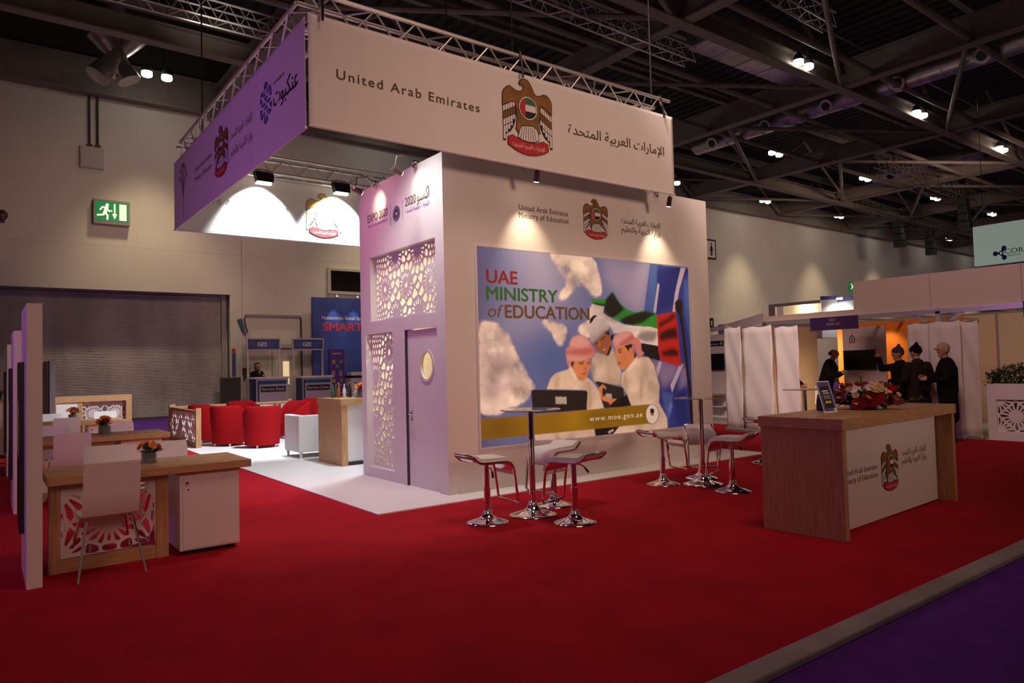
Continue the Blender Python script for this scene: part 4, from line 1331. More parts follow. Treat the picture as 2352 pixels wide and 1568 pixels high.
# ================================================================ BAR STOOLS AND TABLES
def bar_stool(lab, loc, rot):
    t = thing('bar_stool', lab, 'stool', loc, rot, 'white seated chrome bar stools')
    prof = [(-.255, .665), (-.225, .635), (-.185, .605), (-.14, .595), (-.05, .592), (.06, .592), (.12, .590), (.165, .575), (.19, .545), (.203, .50), (.210, .455)]
    path = prof + [(.226, .34), (.245, .20)]
    # upholstered pad
    m = MB()
    rings = []
    for i, (x, z) in enumerate(prof):
        a = Vector(prof[min(i + 1, len(prof) - 1)]) - Vector(prof[max(i - 1, 0)])
        a.normalize(); n = Vector((-a.y, a.x))
        th = .045 if 0 < i < len(prof) - 1 else .02
        w = .165
        lo, hi = Vector((x, z)) + n * .004, Vector((x, z)) + n * th
        rings.append([(lo.x, -w, lo.y), (lo.x, w, lo.y), (hi.x, w * .97, hi.y), (hi.x + n.x * .006, w * .6, hi.y + n.y * .006), (hi.x + n.x * .006, -w * .6, hi.y + n.y * .006), (hi.x, -w * .97, hi.y)])
    m.rings(rings, 0)
    m.build('seat_pad', leather, t, smooth=True)
    # closed chrome loop: rails, back lip, footrest
    w = .178
    loop = [(x, -w, z) for x, z in path] + [(.25, -w + .03, .185), (.25, w - .03, .185)] + [(x, w, z) for x, z in path[::-1]] + [(-.262, w - .03, .672), (-.262, -w + .03, .672)]
    m = MB(); m.tube(loop, .0125, 8, 0, True)
    m.build('frame_loop', chrome, t, smooth=True)
    m = MB()
    for x0, x1 in zip(prof[1:-2], prof[2:-1]):
        m.poly([(x0[0], -.17, x0[1] - .004), (x1[0], -.17, x1[1] - .004), (x1[0], .17, x1[1] - .004), (x0[0], .17, x0[1] - .004)])
    m.build('seat_shell', chrome, t, smooth=True)
    m = MB(); m.lathe([(.026, .30), (.026, .57), (.06, .585)], n=18); m.lathe([(.033, .07), (.033, .34)], n=18)
    m.build('column', chrome, t, smooth=True)
    m = MB(); m.lathe([(.20, 0), (.205, .006), (.20, .012), (.15, .026), (.09, .045), (.055, .07), (.042, .10), (.038, .125), (.034, .13)], n=36)
    m.build('base', chrome, t, smooth=True)
    m = MB(); m.tube([(0, -.03, .555), (-.02, -.10, .54), (-.03, -.15, .51)], .007, 6)
    m.build('lever', chrome, t, smooth=True)
    m = MB(); m.tube([(-.03, -.15, .51), (-.045, -.185, .465), (-.047, -.19, .455)], [.009, .012, .006], 8)
    m.build('lever_grip', black, t, smooth=True)
    return t


def bar_table(lab, loc):
    t = thing('bar_table', lab, 'table', loc, 0, 'tall glass topped bar tables')
    m = MB(); m.lathe([(.305, 1.058), (.31, 1.064), (.305, 1.07)], n=48)
    m.build('glass_top', mat('table_glass', (.75, .78, .78), .05, spec=.9, trans=.75), t, smooth=True)
    m = MB(); m.lathe([(.14, 1.052), (.14, 1.058)], n=24); m.lathe([(.032, .08), (.032, 1.052)], n=18)
    m.build('column', chrome, t, smooth=True)
    m = MB(); m.lathe([(.235, 0), (.24, .006), (.235, .012), (.17, .028), (.10, .05), (.06, .08), (.045, .11), (.04, .135), (.034, .14)], n=36)
    m.build('base', chrome, t, smooth=True)
    return t


s0 = bar_stool('white bar stool in profile, left of the left bar table', (3.93, 5.71, 0), -.05)
dup(s0, (4.54, 5.125, 0), radians(105), 'white bar stool turned away, front right of the left bar table')
dup(s0, (4.95, 5.92, 0), radians(190), 'white bar stool between the left bar table and the poster')
dup(s0, (6.78, 5.985, 0), radians(-12), 'white bar stool in profile, left of the right bar table')
dup(s0, (6.97, 5.10, 0), radians(105), 'white bar stool turned away, front right of the right bar table')
dup(s0, (7.47, 5.94, 0), radians(225), 'white bar stool facing the camera behind the right bar table')
dup(s0, (9.24, 6.17, 0), radians(-8), 'white bar stool half hidden behind the reception counter')
t0 = bar_table('glass topped bar table in front of the poster laptop', (4.475, 5.69, 0))
dup(t0, (7.12, 5.645, 0), 0, 'glass topped bar table at the poster right edge')
dup(t0, (9.80, 5.85, 0), 0, 'glass topped bar table behind the reception counter', 'tall glass topped bar tables')


# ================================================================ COUNTERS
def counter(lab, loc, rot, w, d, h, side=.07, top=.095, rec=.16, nm='reception_counter'):
    t = thing(nm, lab, 'counter', loc, rot)
    m = MB(); m.box(-.015, w + .015, -.015, d + .015, h - top, h)
    bevel(m.build('countertop', wood, t), .004)
    for x in (0, w - side):
        m = MB(); m.box(x, x + side, 0, d, 0, h - top)
        bevel(m.build('side_panel', woodv, t), .003)
    m = MB(); m.box(side, w - side, rec, rec + .02, 0.012, h - top)
    m.build('front_panel', white, t)
    m = MB(); m.box(side, w - side, rec + .02, d - .12, h * .5, h * .5 + .02)
    m.build('inner_shelf', white, t)
    return t


rc = counter('oak reception counter with falcon emblem on its white front', (5.66, 3.06, 0), radians(2.6), 2.46, .74, 1.005)
CF = lambda u, v, d=0.0: (u, .157 - d, v)
m = MB()
put_text(m, 'United Arab Emirates', .30, .985, .478, .052, CF, 0, 5, 1.08)
put_text(m, 'Ministry of Education', .30, .985, .405, .052, CF, 0, 5, 1.08)
put_text(m, arabic('الإمارات العربية المتحدة'), 1.52, 2.11, .545, .062, CF, 0, 5)
put_text(m, arabic('وزارة التربية والتعليم'), 1.52, 2.11, .465, .062, CF, 0, 5)
build_lines(m, 'counter_lettering', EMATS + [inkgrey], rc)
m = MB(); emblem(m, 1.25, .243, .435, CF, 0)
m.build('falcon_emblem', EMATS, rc)
bc = counter('oak and white bar counter beside the booth side wall', (4.51, 10.53, 0), 0, 2.4, .97, 1.065, side=.10, top=.10, rec=.05, nm='bar_counter')
m = MB(); m.box(.10, 2.3, .03, .05, .012, .07)
m.build('kickboard', black, bc)
lc = counter('oak edged counter with violet script at the far left edge', (-1.9, 17.35, 0), 0, 2.32, .7, 1.11, side=.09, top=.05, rec=.05, nm='far_counter')
m = MB()
stroke(m, [(1.45, .62), (1.6, .66), (1.75, .74), (1.84, .84), (1.90, .95), (1.98, .97), (2.0, .93)], .05, lambda u, v, d=0.0: (u, .045 - d, v), 0, 0, False)
m.cuts.append((0, 0))
put_text(m, arabic('وزارة التربية والتعليم'), 1.2, 2.1, .52, .07, lambda u, v, d=0.0: (u, .045 - d, v), 0, 1)
build_lines(m, 'counter_lettering', [mat('ink_dark_violet', (.05, .015, .12), .7), inkgrey], lc)

# leaflet stand
t = thing('leaflet_stand', 'leaning acrylic leaflet holder with a dark blue flyer on the counter', 'sign holder', (6.335, 3.52, 1.005), radians(-3))
TL = lambda u, v, d=0.0: (u, v * .27 - d * .96, v * .96 + .004)
m = MB()
m.prism([(-.105, 0), (.105, 0), (.105, .30), (-.105, .30)], TL, -.004, 0)
m.box(-.105, .105, 0, .14, 0, .004)
m.build('holder', paper, t)
m = MB()
q = lambda a, b_, c, e_, k, dd: m.poly([TL(a, b_, dd), TL(c, b_, dd), TL(c, e_, dd), TL(a, e_, dd)], k)
q(-.095, .01, .095, .29, 0, .001); q(-.065, .04, .065, .25, 1, .002); q(.06, .012, .092, .035, 2, .002)
q(-.05, .198, .04, .210, 2, .003); q(-.045, .178, .05, .188, 2, .003)
q(-.05, .125, .05, .165, 4, .003)
q(-.045, .085, -.005, .108, 3, .003); q(.003, .085, .045, .108, 3, .003)
m.build('flyer', [mat('flyer_blue', (.07, .09, .30), .5), inkblack, inkwhite, mat('flyer_yellow', (.7, .6, .05), .5), mat('flyer_grey', (.2, .19, .18), .5)], t)

# black bag on the counter's rear edge
t = thing('tote_bag', 'black bag slumped at the rear of the reception counter', 'bag', (6.55, 3.72, 1.005), radians(20))
m = MB(); m.prism([(-.09, 0), (.10, 0), (.085, .12), (.0, .17), (-.07, .11)], lambda u, v, d: (u, d, v), -.05, .05)
bevel(m.build('bag_body', black, t), .02)
m = MB(); m.tube([(-.05, 0, .12), (-.03, 0, .2), (.03, 0, .21), (.05, 0, .13)], .006, 6)
m.build('bag_handle', black, t, smooth=True)


# ================================================================ FLOWERS
def leafmesh(mb, base, d, L, w, m=0):
    b_ = Vector(base); d = Vector(d).normalized()
    s = d.cross(Vector((0, 0, 1)))
    if s.length < .1:
        s = Vector((1, 0, 0))
    s.normalize(); u = s.cross(d)
    mid = b_ + d * L * .45 + u * L * .06; tip = b_ + d * L - u * L * .05
    mb.poly([b_, mid - s * w, tip], m); mb.poly([b_, tip, mid + s * w], m)


def petal_cup(mb, c, d, r, m=0, n=7, open_=.6):
    c = Vector(c); d = Vector(d).normalized()
    a = d.cross(Vector((.2, .3, 1))).normalized(); b_ = d.cross(a)
    for k, (rr, hh, nn) in enumerate(((r, .35, n), (r * .62, .7, n - 2))):
        for i in range(nn):
            t_ = 2 * pi * (i + .5 * k) / nn
            o = a * cos(t_) + b_ * sin(t_); s = -a * sin(t_) + b_ * cos(t_)
            p0 = c; p1 = c + o * rr * .7 + d * rr * hh - s * rr * .42; p2 = c + o * rr * (1 - .3 * k) + d * rr * (hh + .35); p3 = c + o * rr * .7 + d * rr * hh + s * rr * .42
            mb.poly([p0, p1, p2, p3], m)


def rv(R, zmin=-.2):
    while True:
        v = Vector((R.uniform(-1, 1), R.uniform(-1, 1), R.uniform(zmin, 1)))
        if .2 < v.length < 1:
            return v.normalized()


t = thing('flower_arrangement', 'low arrangement of red anthuriums and a cream rose on the counter', 'flowers', (6.93, 3.47, 1.005), radians(-52))
R = random.Random(11)
m = MB(); m.lathe([(.10, 0), (.13, .01), (.12, .06)], n=18)
m.build('bowl', black, t, smooth=True)
m = MB()
for i in range(420):
    a = R.uniform(0, 2 * pi)
    e_ = R.uniform(-.1, 1.1)
    d = Vector((cos(a) * 1.4, sin(a), e_)).normalized()
    b_ = Vector((d.x * R.uniform(.04, .17), d.y * R.uniform(.02, .1), .05 + max(0, d.z) * R.uniform(.02, .08)))
    leafmesh(m, b_, d + Vector((0, 0, R.uniform(-.25, .25))), R.uniform(.05, .11), R.uniform(.014, .030), 0 if R.random() < .35 else 1)
stuff(m.build('foliage', [leafdark, green], t))


def anthurium(c, d, r, ma=petred):
    c = Vector(c); d = Vector(d).normalized()
    a = d.cross(Vector((.1, .2, 1))).normalized(); b_ = d.cross(a)
    m = MB()
    ring = []
    for i in range(18):
        t_ = 2 * pi * i / 18
        k = r * (1 - .35 * abs(cos(t_ / 2)) ** 6 + .18 * (cos(t_) < -.9))
        ring.append(c + a * cos(t_) * k * 1.15 + b_ * sin(t_) * k + d * (.15 * r * cos(2 * t_)))
    for i in range(18):
        m.poly([c - d * .01, ring[i], ring[(i + 1) % 18]])
    o = m.build('anthurium', ma, t, smooth=True)
    m = MB(); m.tube([c, c + d * r * .5 + a * .2 * r, c + d * r * .8 + a * .35 * r], [.008, .008, .004], 6)
    m.build('spadix', yellow, o, smooth=True)


anthurium((-.01, -.13, .10), (-.15, -1, .35), .075)
anthurium((-.10, -.14, .055), (-.3, -1, .1), .055)
anthurium((.10, -.10, .09), (.5, -.9, .4), .06, petdark)
anthurium((.15, .02, .19), (.5, -.5, .8), .055)
anthurium((.06, .03, .20), (.1, -.6, .9), .05, petdark)
anthurium((-.19, .0, .15), (-.6, -.6, .6), .05, petdark)
anthurium((-.15, .04, .20), (-.3, -.6, .9), .045)
anthurium((.17, -.10, .08), (.5, -.9, .3), .045, petdark)
anthurium((-.05, .02, .22), (-.1, -.5, 1), .045)
anthurium((.10, -.02, .21), (.3, -.7, .9), .045, petdark)
anthurium((-.20, -.07, .10), (-.7, -.8, .4), .04, petdark)
t.scale = (1.3, 1.25, 1.15)
for c, d, r in (((.04, -.08, .17), (.05, -.8, .6), .062), ((-.10, -.10, .12), (-.3, -.9, .4), .030), ((-.13, -.04, .165), (-.5, -.8, .5), .03), ((.19, -.05, .12), (.6, -.7, .5), .024)):
    m = MB(); petal_cup(m, c, d, r, 0, 8); petal_cup(m, Vector(c) + Vector(d).normalized() * r * .25, d, r * .7, 0, 6)
    m.build('rose', petcream, t)
for c, d in (((-.04, .0, .1), (-.05, 0, 1)), ((-.1, .03, .12), (-.5, .1, .55)), ((.2, 0, .05), (.9, -.1, .15))):
    m = MB(); e_ = Vector(c) + Vector(d).normalized() * .19
    m.tube([c, (Vector(c) + e_) / 2 + Vector((.01, 0, .01)), e_], [.004, .004, .002], 5)
    for i in range(12):
        leafmesh(m, Vector(c).lerp(e_, .3 + .055 * i), rv(R, .1), .045, .009, 0)
    m.build('sprig', green, t)


def vase(lab, x, y, z, seed, k=1.0):
    t = thing('flower_vase', lab, 'flowers', (x, y, z), seed, 'orange flower vases on the meeting desks')
    R = random.Random(seed)
    m = MB(); m.lathe([(.055 * k, 0), (.062 * k, .003), (.062 * k, .09 * k), (.058 * k, .09 * k), (.056 * k, .012)], n=20)
    m.build('vase_glass', glass, t, smooth=True)
    m = MB(); m.lathe([(.050 * k, .006), (.054 * k, .08 * k), (.03 * k, .10 * k)], n=14)
    m.build('stem_bundle', leafdark, t, smooth=True)
    m = MB()
    for i in range(46):
        d = rv(R, -.1); leafmesh(m, Vector((0, 0, .09 * k)) + d * .02, d + Vector((0, 0, .35)), R.uniform(.06, .11) * k, .016 * k, i % 2)
    stuff(m.build('foliage', [leafdark, green], t))
    for i in range(8):
        d = rv(R, .1); m = MB()
        petal_cup(m, Vector((0, 0, .10 * k)) + d * .075 * k, d, .034 * k, 0, 7)
        m.build('flower', petorange if i < 6 else petred, t)


vase('orange flowers in a glass vase on the nearest meeting desk', 1.15, 6.80, .757, 1)
vase('orange flowers in a glass vase on the middle meeting desk', 1.29, 10.75, .757, 2, 1.2)
vase('orange and red flowers on the far meeting desk', 1.27, 14.6, .757, 3, 1.2)


# ================================================================ MEETING DESKS
def desk(lab, loc):
    t = thing('meeting_desk', lab, 'desk', loc, 0, 'meeting desks with pierced modesty panels')
    m = MB(); m.box(0, 1.50, 0, .77, .69, .755)
    bevel(m.build('desktop', wood, t), .004)
    for q in ((.02, .09), (.77, .86)):
        m = MB(); m.box(q[0], q[1], .14, .24, 0, .69)
        m.build('upright', woodv, t)
    m = MB(); m.box(.09, .77, .15, .23, 0, .10)
    m.build('bottom_rail', wood, t)
    m = MB(); m.box(.09, .77, .15, .23, .64, .69)
    m.build('top_rail', wood, t)
    fn = lambda u, v, d=0.0: (.09 + u, .19 - d, .10 + v)
    w_, h_ = .68, .54
    pierced('pierced_panel', w_, h_, lattice_holes(w_, h_, [(.34, .24, 0), (.0, .52, 0), (.68, .52, 0), (.0, .0, 0), (.68, .0, 0)], .22, strand=.024), .014, fn, white, t)
    m = MB(); m.box(.93, 1.41, .06, .66, .035, .66)
    cb = bevel(m.build('pedestal_cabinet', white, t), .004)
    m = MB(); m.box(.955, 1.40, .052, .062, .05, .65)
    m.build('pedestal_door', white, cb)
    m = MB(); m.tube([(.985, .052, .60), (.985, .04, .60)], .012, 10); m.tube([(.995, .052, .545), (.995, .046, .545)], .008, 8)
    m.build('lock', chrome, cb, smooth=True)
    m = MB(); m.box(.98, 1.38, .10, .62, 0, .035)
    m.build('plinth', black, t)
    m = MB(); m.box(.93, 1.41, .06, .70, .66, .69)
    m.build('spacer', woodv, t)
    return t


d0 = desk('oak meeting desk nearest the camera with white pedestal cabinet', (.385, 6.365, 0))
dup(d0, (.49, 10.25, 0), 0, 'oak meeting desk in the middle of the left row')
dup(d0, (.52, 14.05, 0), 0, 'oak meeting desk third back in the left row')


def cafe_chair(lab, loc, rot, first=None, g='white shell cafe chairs at the meeting desks'):
    t = thing('cafe_chair', lab, 'chair', loc, rot, g)
    prof = [(.21, .435), (.19, .452), (.10, .452), (-.08, .446), (-.16, .448), (-.205, .47), (-.235, .53), (-.255, .65), (-.275, .80), (-.283, .86)]
    wd_ = [.17, .185, .195, .195, .192, .188, .188, .19, .19, .18]

    def shell(a, b_, nm):
        m = MB(); rings = []
        for i in range(a, b_):
            y, z = prof[i]; w = wd_[i]
            tn = (Vector(prof[min(i + 1, 9)]) - Vector(prof[max(i - 1, 0)])).normalized(); n = Vector((-tn.y, tn.x)) * .006
            rings.append([(x * w, y + n.x * s, z + n.y * s + (.012 * (abs(x) > .9) if 0 < i < 5 else 0)) for s, xs in ((1, (-1, -.5, 0, .5, 1)), (-1, (1, .5, 0, -.5, -1))) for x in xs])
        m.rings(rings)
        return m.build(nm, white, t, smooth=True)
    shell(0, 6, 'seat'); shell(5, 10, 'backrest')
    m = MB(); m.tube([(-.15, .14, .43), (-.15, -.14, .43)], .009, 6); m.tube([(.15, .14, .43), (.15, -.14, .43)], .009, 6); m.tube([(-.15, 0, .43), (.15, 0, .43)], .009, 6)
    m.build('seat_frame', chrome, t, smooth=True)
    for sx in (-1, 1):
        for sy in (-1, 1):
            m = MB(); m.tube([(sx * .15, sy * .14, .43), (sx * .165, sy * .17, .36), (sx * .225, sy * (.28 if sy < 0 else .26), .005)], [.011, .011, .008], 8)
            m.build('leg', chrome, t, smooth=True)
    return t


c0 = cafe_chair('white chair seen from behind in front of the nearest desk', (.77, 6.345, 0), radians(2))
dup(c0, (.945, 7.36, 0), pi + .06, 'white chair left of the vase behind the nearest desk')
dup(c0, (1.43, 7.36, 0), pi - .05, 'white chair right of the vase behind the nearest desk')
dup(c0, (.84, 9.98, 0), 0, 'white chair seen from behind in front of the middle desk')
dup(c0, (.76, 11.25, 0), pi, 'white chair at the left behind the middle desk')
dup(c0, (1.56, 11.25, 0), pi, 'white chair at the right behind the middle desk')
dup(c0, (1.09, 13.8, 0), 0, 'white chair seen from behind in front of the third desk')
dup(c0, (.98, 15.1, 0), pi, 'white chair at the left behind the third desk')
dup(c0, (1.86, 15.1, 0), pi, 'white chair at the right behind the third desk')


def partition(lab, loc, scr=True):
    t = thing('partition_panel', lab, 'partition', loc, 0, 'white partition panels beside the desks')
    m = MB(); m.box(0, .098, 0, .78, 0, 2.05)
    bevel(m.build('panel', white, t), .003)
    m = MB(); m.box(-.03, 0, .30, .72, .35, 1.63)
    s = m.build('screen_case', black, t)
    m = MB(); m.box(-.032, -.03, .32, .70, .38, 1.61)
    m.build('screen', screenm, s)
    return t


p0 = partition('tall white partition nearest the camera at the left edge', (.250, 6.17, 0))
dup(p0, (.275, 9.70, 0), 0, 'second white partition, just behind the nearest one')
dup(p0, (.300, 13.55, 0), 0, 'third white partition, peeping left of the second')

t = thing('screen_panel', 'black screen panel behind the meeting desks', 'partition', (1.02, 16.1, 0))
m = MB(); m.box(0, .09, 0, 2.2, 0, 1.85)
m.build('panel', mat('panel_violet_grey', (.16, .13, .16), .6), t)
m = MB(); m.box(-.05, 0, .05, 2.15, .72, 1.83)
s_ = m.build('screen_case', black, t)
m = MB(); m.box(-.052, -.05, .08, 2.1, .75, 1.80)
m.build('screen', screenm, s_)

# far low unit with oak frame
t = thing('low_screen_unit', 'oak framed unit with recessed pierced panel before the shutter', 'counter', (1.13, 17.0, 0))
for nm, q in (('top_rail', (0, 1.42, 0, .5, 1.0, 1.12)), ('side_post', (1.31, 1.42, 0, .5, 0, 1.0)), ('side_post', (0, .06, 0, .5, 0, 1.0)), ('middle_post', (.44, .52, .02, .12, 0, 1.0)), ('bottom_rail', (.06, 1.31, 0, .3, 0, .5))):
    m = MB(); m.box(*q)
    m.build(nm, wood if 'rail' in nm else woodv, t)
m = MB(); m.box(.06, .44, .03, .06, .5, .99)
m.build('white_panel', white, t)
fn = lambda u, v, d=0.0: (.52 + u, .10 - d, .5 + v)
pierced('pierced_panel', .79, .5, lattice_holes(.79, .5, [(.2, .25, 0), (.6, .25, 0)], .2), .014, fn, mat('panel_pink', (.62, .50, .50), .6), t)


def lowscreen(lab, loc, rot, L, h=.85):
    t = thing('low_screen_fence', lab, 'screen', loc, rot, 'low oak framed screens round the lounge')
    for x in (0, L - .1):
        m = MB(); m.box(x, x + .1, -.05, .05, 0, h)
        m.build('post', woodv, t)
    m = MB(); m.box(.1, L - .1, -.04, .04, h - .11, h - .05)
    m.build('top_rail', wood, t)
    m = MB(); m.box(.1, L - .1, -.04, .04, .0, .10)
    m.build('bottom_rail', wood, t)
    w_, h_ = L - .2, h - .21
    k = max(1, int(w_ / .5))
    ros = [((i + .5) * w_ / k, h_ * .5, 0) for i in range(k)] + [(i * w_ / k, h_ * .98, 0) for i in range(k + 1)] + [(i * w_ / k, .02, 0) for i in range(k + 1)]
    fn = lambda u, v, d=0.0: (.1 + u, -d, .10 + v)
    pierced('pierced_panel', w_, h_, lattice_holes(w_, h_, ros, .21), .014, fn, white, t)
    return t


lowscreen('low oak screen with pierced white panel left of the red chairs', (3.53, 18.1, 0), -pi / 2, 2.65, .82)
lowscreen('low oak screen along the rear of the lounge', (3.7, 19.0, 0), 0, 3.0, .80)


# ================================================================ LOUNGE
def tub(lab, loc, rot):
    """red tub chair facing +x"""
    t = thing('tub_chair', lab, 'armchair', loc, rot, 'red tub chairs round the lounge table')
    m = MB()
    N = 26
    inner, outer = [], []
    H0 = .58; H1 = .84
    rings = []
    for i in range(N + 1):
        a = radians(40) + radians(280) * i / N
        c = (1 - cos(a)) / 2
        zt = H0 + (H1 - H0) * max(0, min(1, (c - .12) / .5)) ** .8
        ro, ri = .375, .285
        e_ = .90
        rings.append([(ro * e_ * cos(a) * .96, ro * e_ * sin(a), .055), (ro * cos(a), ro * sin(a), zt - .05), ((ro - .02) * cos(a), (ro - .02) * sin(a), zt - .012), ((ro + ri) / 2 * cos(a), (ro + ri) / 2 * sin(a), zt), ((ri + .02) * cos(a), (ri + .02) * sin(a), zt - .015), (ri * cos(a), ri * sin(a), zt - .06), (ri * cos(a), ri * sin(a), .055)])
    m.rings(rings, 0, True)
    m.build('backrest', redfab, t, smooth=True)
    m = MB(); m.lathe([(.28, .055), (.29, .08), (.29, .36), (.27, .41), (.20, .43), (.0, .435)], n=26, sx=1.0)
    m.build('seat', redfab, t, smooth=True)
    m = MB(); m.prism([(-.24, 0), (.24, 0), (.24, .33), (-.24, .33)], lambda u, v, d: (d, u, .06 + v), .2, .31)
    bevel(m.build('seat_front', redfab, t), .03)
    for a in (.7, 2.4, 3.9, 5.6):
        m = MB(); m.lathe([(.022, 0), (.026, .06)], (.27 * cos(a), .27 * sin(a), 0), 10)
        m.build('foot', chrome, t, smooth=True)
    return t


u0 = tub('red tub chair nearest the camera, its back to us', (4.55, 14.62, 0.012), radians(95))
dup(u0, (4.15, 15.55, .012), radians(35), 'red tub chair just left of the nearest red one')
dup(u0, (3.99, 16.75, .012), radians(10), 'leftmost red tub chair beside the low screen')
dup(u0, (5.0, 17.5, .012), radians(-70), 'red tub chair at the rear facing the camera')
dup(u0, (5.75, 16.0, .012), radians(200), 'red tub chair above the white armchair')
dup(u0, (6.55, 17.0, .012), radians(215), 'rightmost red tub chair peeping past the bar counter')
t = thing('coffee_table', 'low round white lounge table among the red tub chairs', 'table', (4.95, 16.0, .012))
m = MB(); m.lathe([(.35, .42), (.36, .43), (.35, .445)], n=30)
m.build('table_top', white, t, smooth=True)
m = MB(); m.lathe([(.22, 0), (.21, .012), (.03, .03), (.03, .42)], n=20)
m.build('pedestal', chrome, t, smooth=True)
t = thing('cube_armchair', 'white leather cube armchair beside the bar counter', 'armchair', (4.37, 12.03, .012))
wl = mat('white_gloss_leather', (.82, .82, .80), .35)
for nm, q in (('backrest', (0, .80, 0, .13, .10, .74)), ('armrest', (0, .13, .13, .74, .10, .74)), ('armrest', (.67, .80, .13, .74, .10, .74)), ('seat_cushion', (.13, .67, .13, .74, .10, .43))):
    m = MB(); m.box(*q)
    bevel(m.build(nm, wl, t), .02, 3)
for x in (.05, .75):
    for y in (.05, .69):
        m = MB(); m.lathe([(.018, 0), (.034, .10)], (x, y, 0), 4)
        m.build('leg', wl, t)

# things on the bar counter
R = random.Random(5)
k = 0
names = ['green', 'amber', 'clear', 'dark', 'clear', 'amber', 'green']
cols = {'green': mat('bottle_green', (.03, .12, .04), .15), 'amber': mat('bottle_amber', (.25, .10, .01), .15), 'clear': mat('bottle_clear', (.55, .58, .55), .1), 'dark': mat('bottle_dark', (.02, .015, .015), .15)}
for i, nm in enumerate(names):
    x = 4.66 + i * .085; y = 11.22 - i * .035
    t = thing('bottle', '%s on the bar counter' % ('first bottle from the left, green,;second bottle from the left, amber,;third bottle from the left, clear,;fourth bottle, dark, in the middle of the row;fifth bottle, clear, right of the dark one;sixth bottle, amber, left of the last;last green bottle, next to the vase'.split(';')[i]), 'bottle', (x, y, 1.065), 0, 'bottles on the bar counter')
    h = .20 + .04 * R.random()
    m = MB(); m.lathe([(.028, 0), (.03, .01), (.03, h * .55), (.012, h * .75), (.012, h)], n=12)
    m.build('bottle_body', cols[nm], t, smooth=True)
    m = MB(); m.lathe([(.014, h), (.014, h + .018)], n=10)
    m.build('cap', petorange if i % 2 else black, t)
t = thing('glass_rack', 'small wire rack behind the bottles on the bar counter', 'rack', (4.98, 11.3, 1.065))
m = MB()
for x in (-.2, .2):
    for y in (-.08, .08):
        m.tube([(x, y, 0), (x, y, .22)], .006, 6)
for z in (.08, .22):
    m.tube([(-.2, -.08, z), (.2, -.08, z), (.2, .08, z), (-.2, .08, z)], .006, 6, 0, True)
m.build('rack_frame', chrome, t, smooth=True)
vase('orange gerberas in a vase on the bar counter', 5.02, 10.90, 1.067, 4, 1.25)

# ================================================================ SERVICE CORNER
signb = mat('sign_blue', (.03, .06, .24), .5)
bluepanel = mat('banner_blue', (.05, .085, .36), .6, noise=.35, nscale=.5)
greyal = mat('desk_grey', (.56, .52, .56), .5)


def service_desk(lab, x, y):
    t = thing('service_desk', lab, 'counter', (x, y, -.03))
    for nm, q, ma in (('carcass', (0, 1.16, .04, .6, 0, 1.33), greyal), ('top_slab', (-.05, 1.22, 0, .62, 1.33, 1.40), white), ('blue_band', (.10, 1.10, .02, .04, 1.14, 1.27), mat('band_blue', (.02, .09, .26), .5)),
                      ('side_stripe', (.05, .10, .02, .04, .1, 1.27), navy), ('front_field', (.12, 1.10, .025, .04, .1, 1.12), mat('front_lilac', (.50, .46, .54), .6)), ('side_cheek', (-.03, 0, .02, .62, 0, 1.33), navy)):
        m = MB(); m.box(*q)
        m.build(nm, ma, t)
    m = MB(); m.box(.16, 1.06, .005, .02, .86, 1.06)
    p = m.build('name_plate', black, t)
    m = MB()
    put_text(m, 'Service Desk', .20, 1.02, .915, .10, lambda u, v, d=0.0: (u, .003 - d, v), 0, 0)
    m.build('plate_lettering', inkwhite, p)
    for px_ in (-.12, 1.02):
        m = MB(); m.box(px_, px_ + .06, .66, .72, 0, 2.38)
        m.build('sign_post', alud, t)
    m = MB(); m.box(-.14, 1.10, .64, .74, 2.38, 2.84)
    h = m.build('header_frame', mat('header_lilac', (.52, .46, .48), .5), t)
    m = MB(); m.box(-.09, 1.05, .625, .64, 2.43, 2.79)
    m.build('header_panel', signb, h)
    m = MB(); HF = lambda u, v, d=0.0: (u, .622 - d, v)
    put_text(m, 'GES', .24, .58, 2.53, .16, HF, 0, 0, bold=.02, shear=.1)
    put_text(m, 'Global Experience', .62, .95, 2.63, .04, HF, 0, 1)
    put_text(m, 'Specialists', .62, .88, 2.55, .04, HF, 0, 1)
    stroke(m, ell(.08, 2.61, .075, .085, 16), .022, HF, 0, 1); stroke(m, ell(.08, 2.61, .035, .04, 10), .018, HF, 0, 1)
    m.build('header_lettering', [inkwhite, mat('ink_steel', (.25, .28, .42), .6)], h)
    return t


service_desk('grey service desk with a navy header sign, attended by a woman', 7.83, 25.75)
service_desk('grey service desk with navy header beside the blue banner', 9.52, 25.75)
t = thing('banner_wall', 'tall blue display wall with red and white lettering', 'display', (10.5, 27.2, -.03))
m = MB(); m.box(0, 4.0, 0, .12, 0, 4.52)
m.build('panel', bluepanel, t)
m = MB(); BF = lambda u, v, d=0.0: (u, -.004 - d, v)
put_text(m, 'Nationwide Retail Systems', .38, 2.5, 3.64, .15, BF, 0, 0)
put_text(m, 'SMART', .42, 2.12, 3.18, .34, BF, 0, 1, bold=.03)
m.build('panel_lettering', [inkwhite, mat('ink_red', (.75, .04, .03), .6)], t)
for k, X in enumerate((.86, 1.74, 2.7)):
    m = MB(); m.tube([(X, 0, 4.45), (X, -.42, 4.62)], .012, 6); m.tube([(X, -.42, 4.56), (X, -.42, 4.66)], .04, 8)
    l_ = m.build('display_lamp', alud, t)
    m = MB(); m.tube([(X, -.42, 4.545), (X, -.42, 4.555)], .035, 8)
    m.build('lens', spotglow, l_)
    lamp('display_beam', 'SPOT', (X, -.42, 4.53), (X, -.02, 3.2), 40, COLD, size=.03, angle=50, blend=.9, parent=t)
t = thing('brochure_rack', 'violet brochure stand with small pictures before the blue wall', 'stand', (11.0, 26.75, -.03))
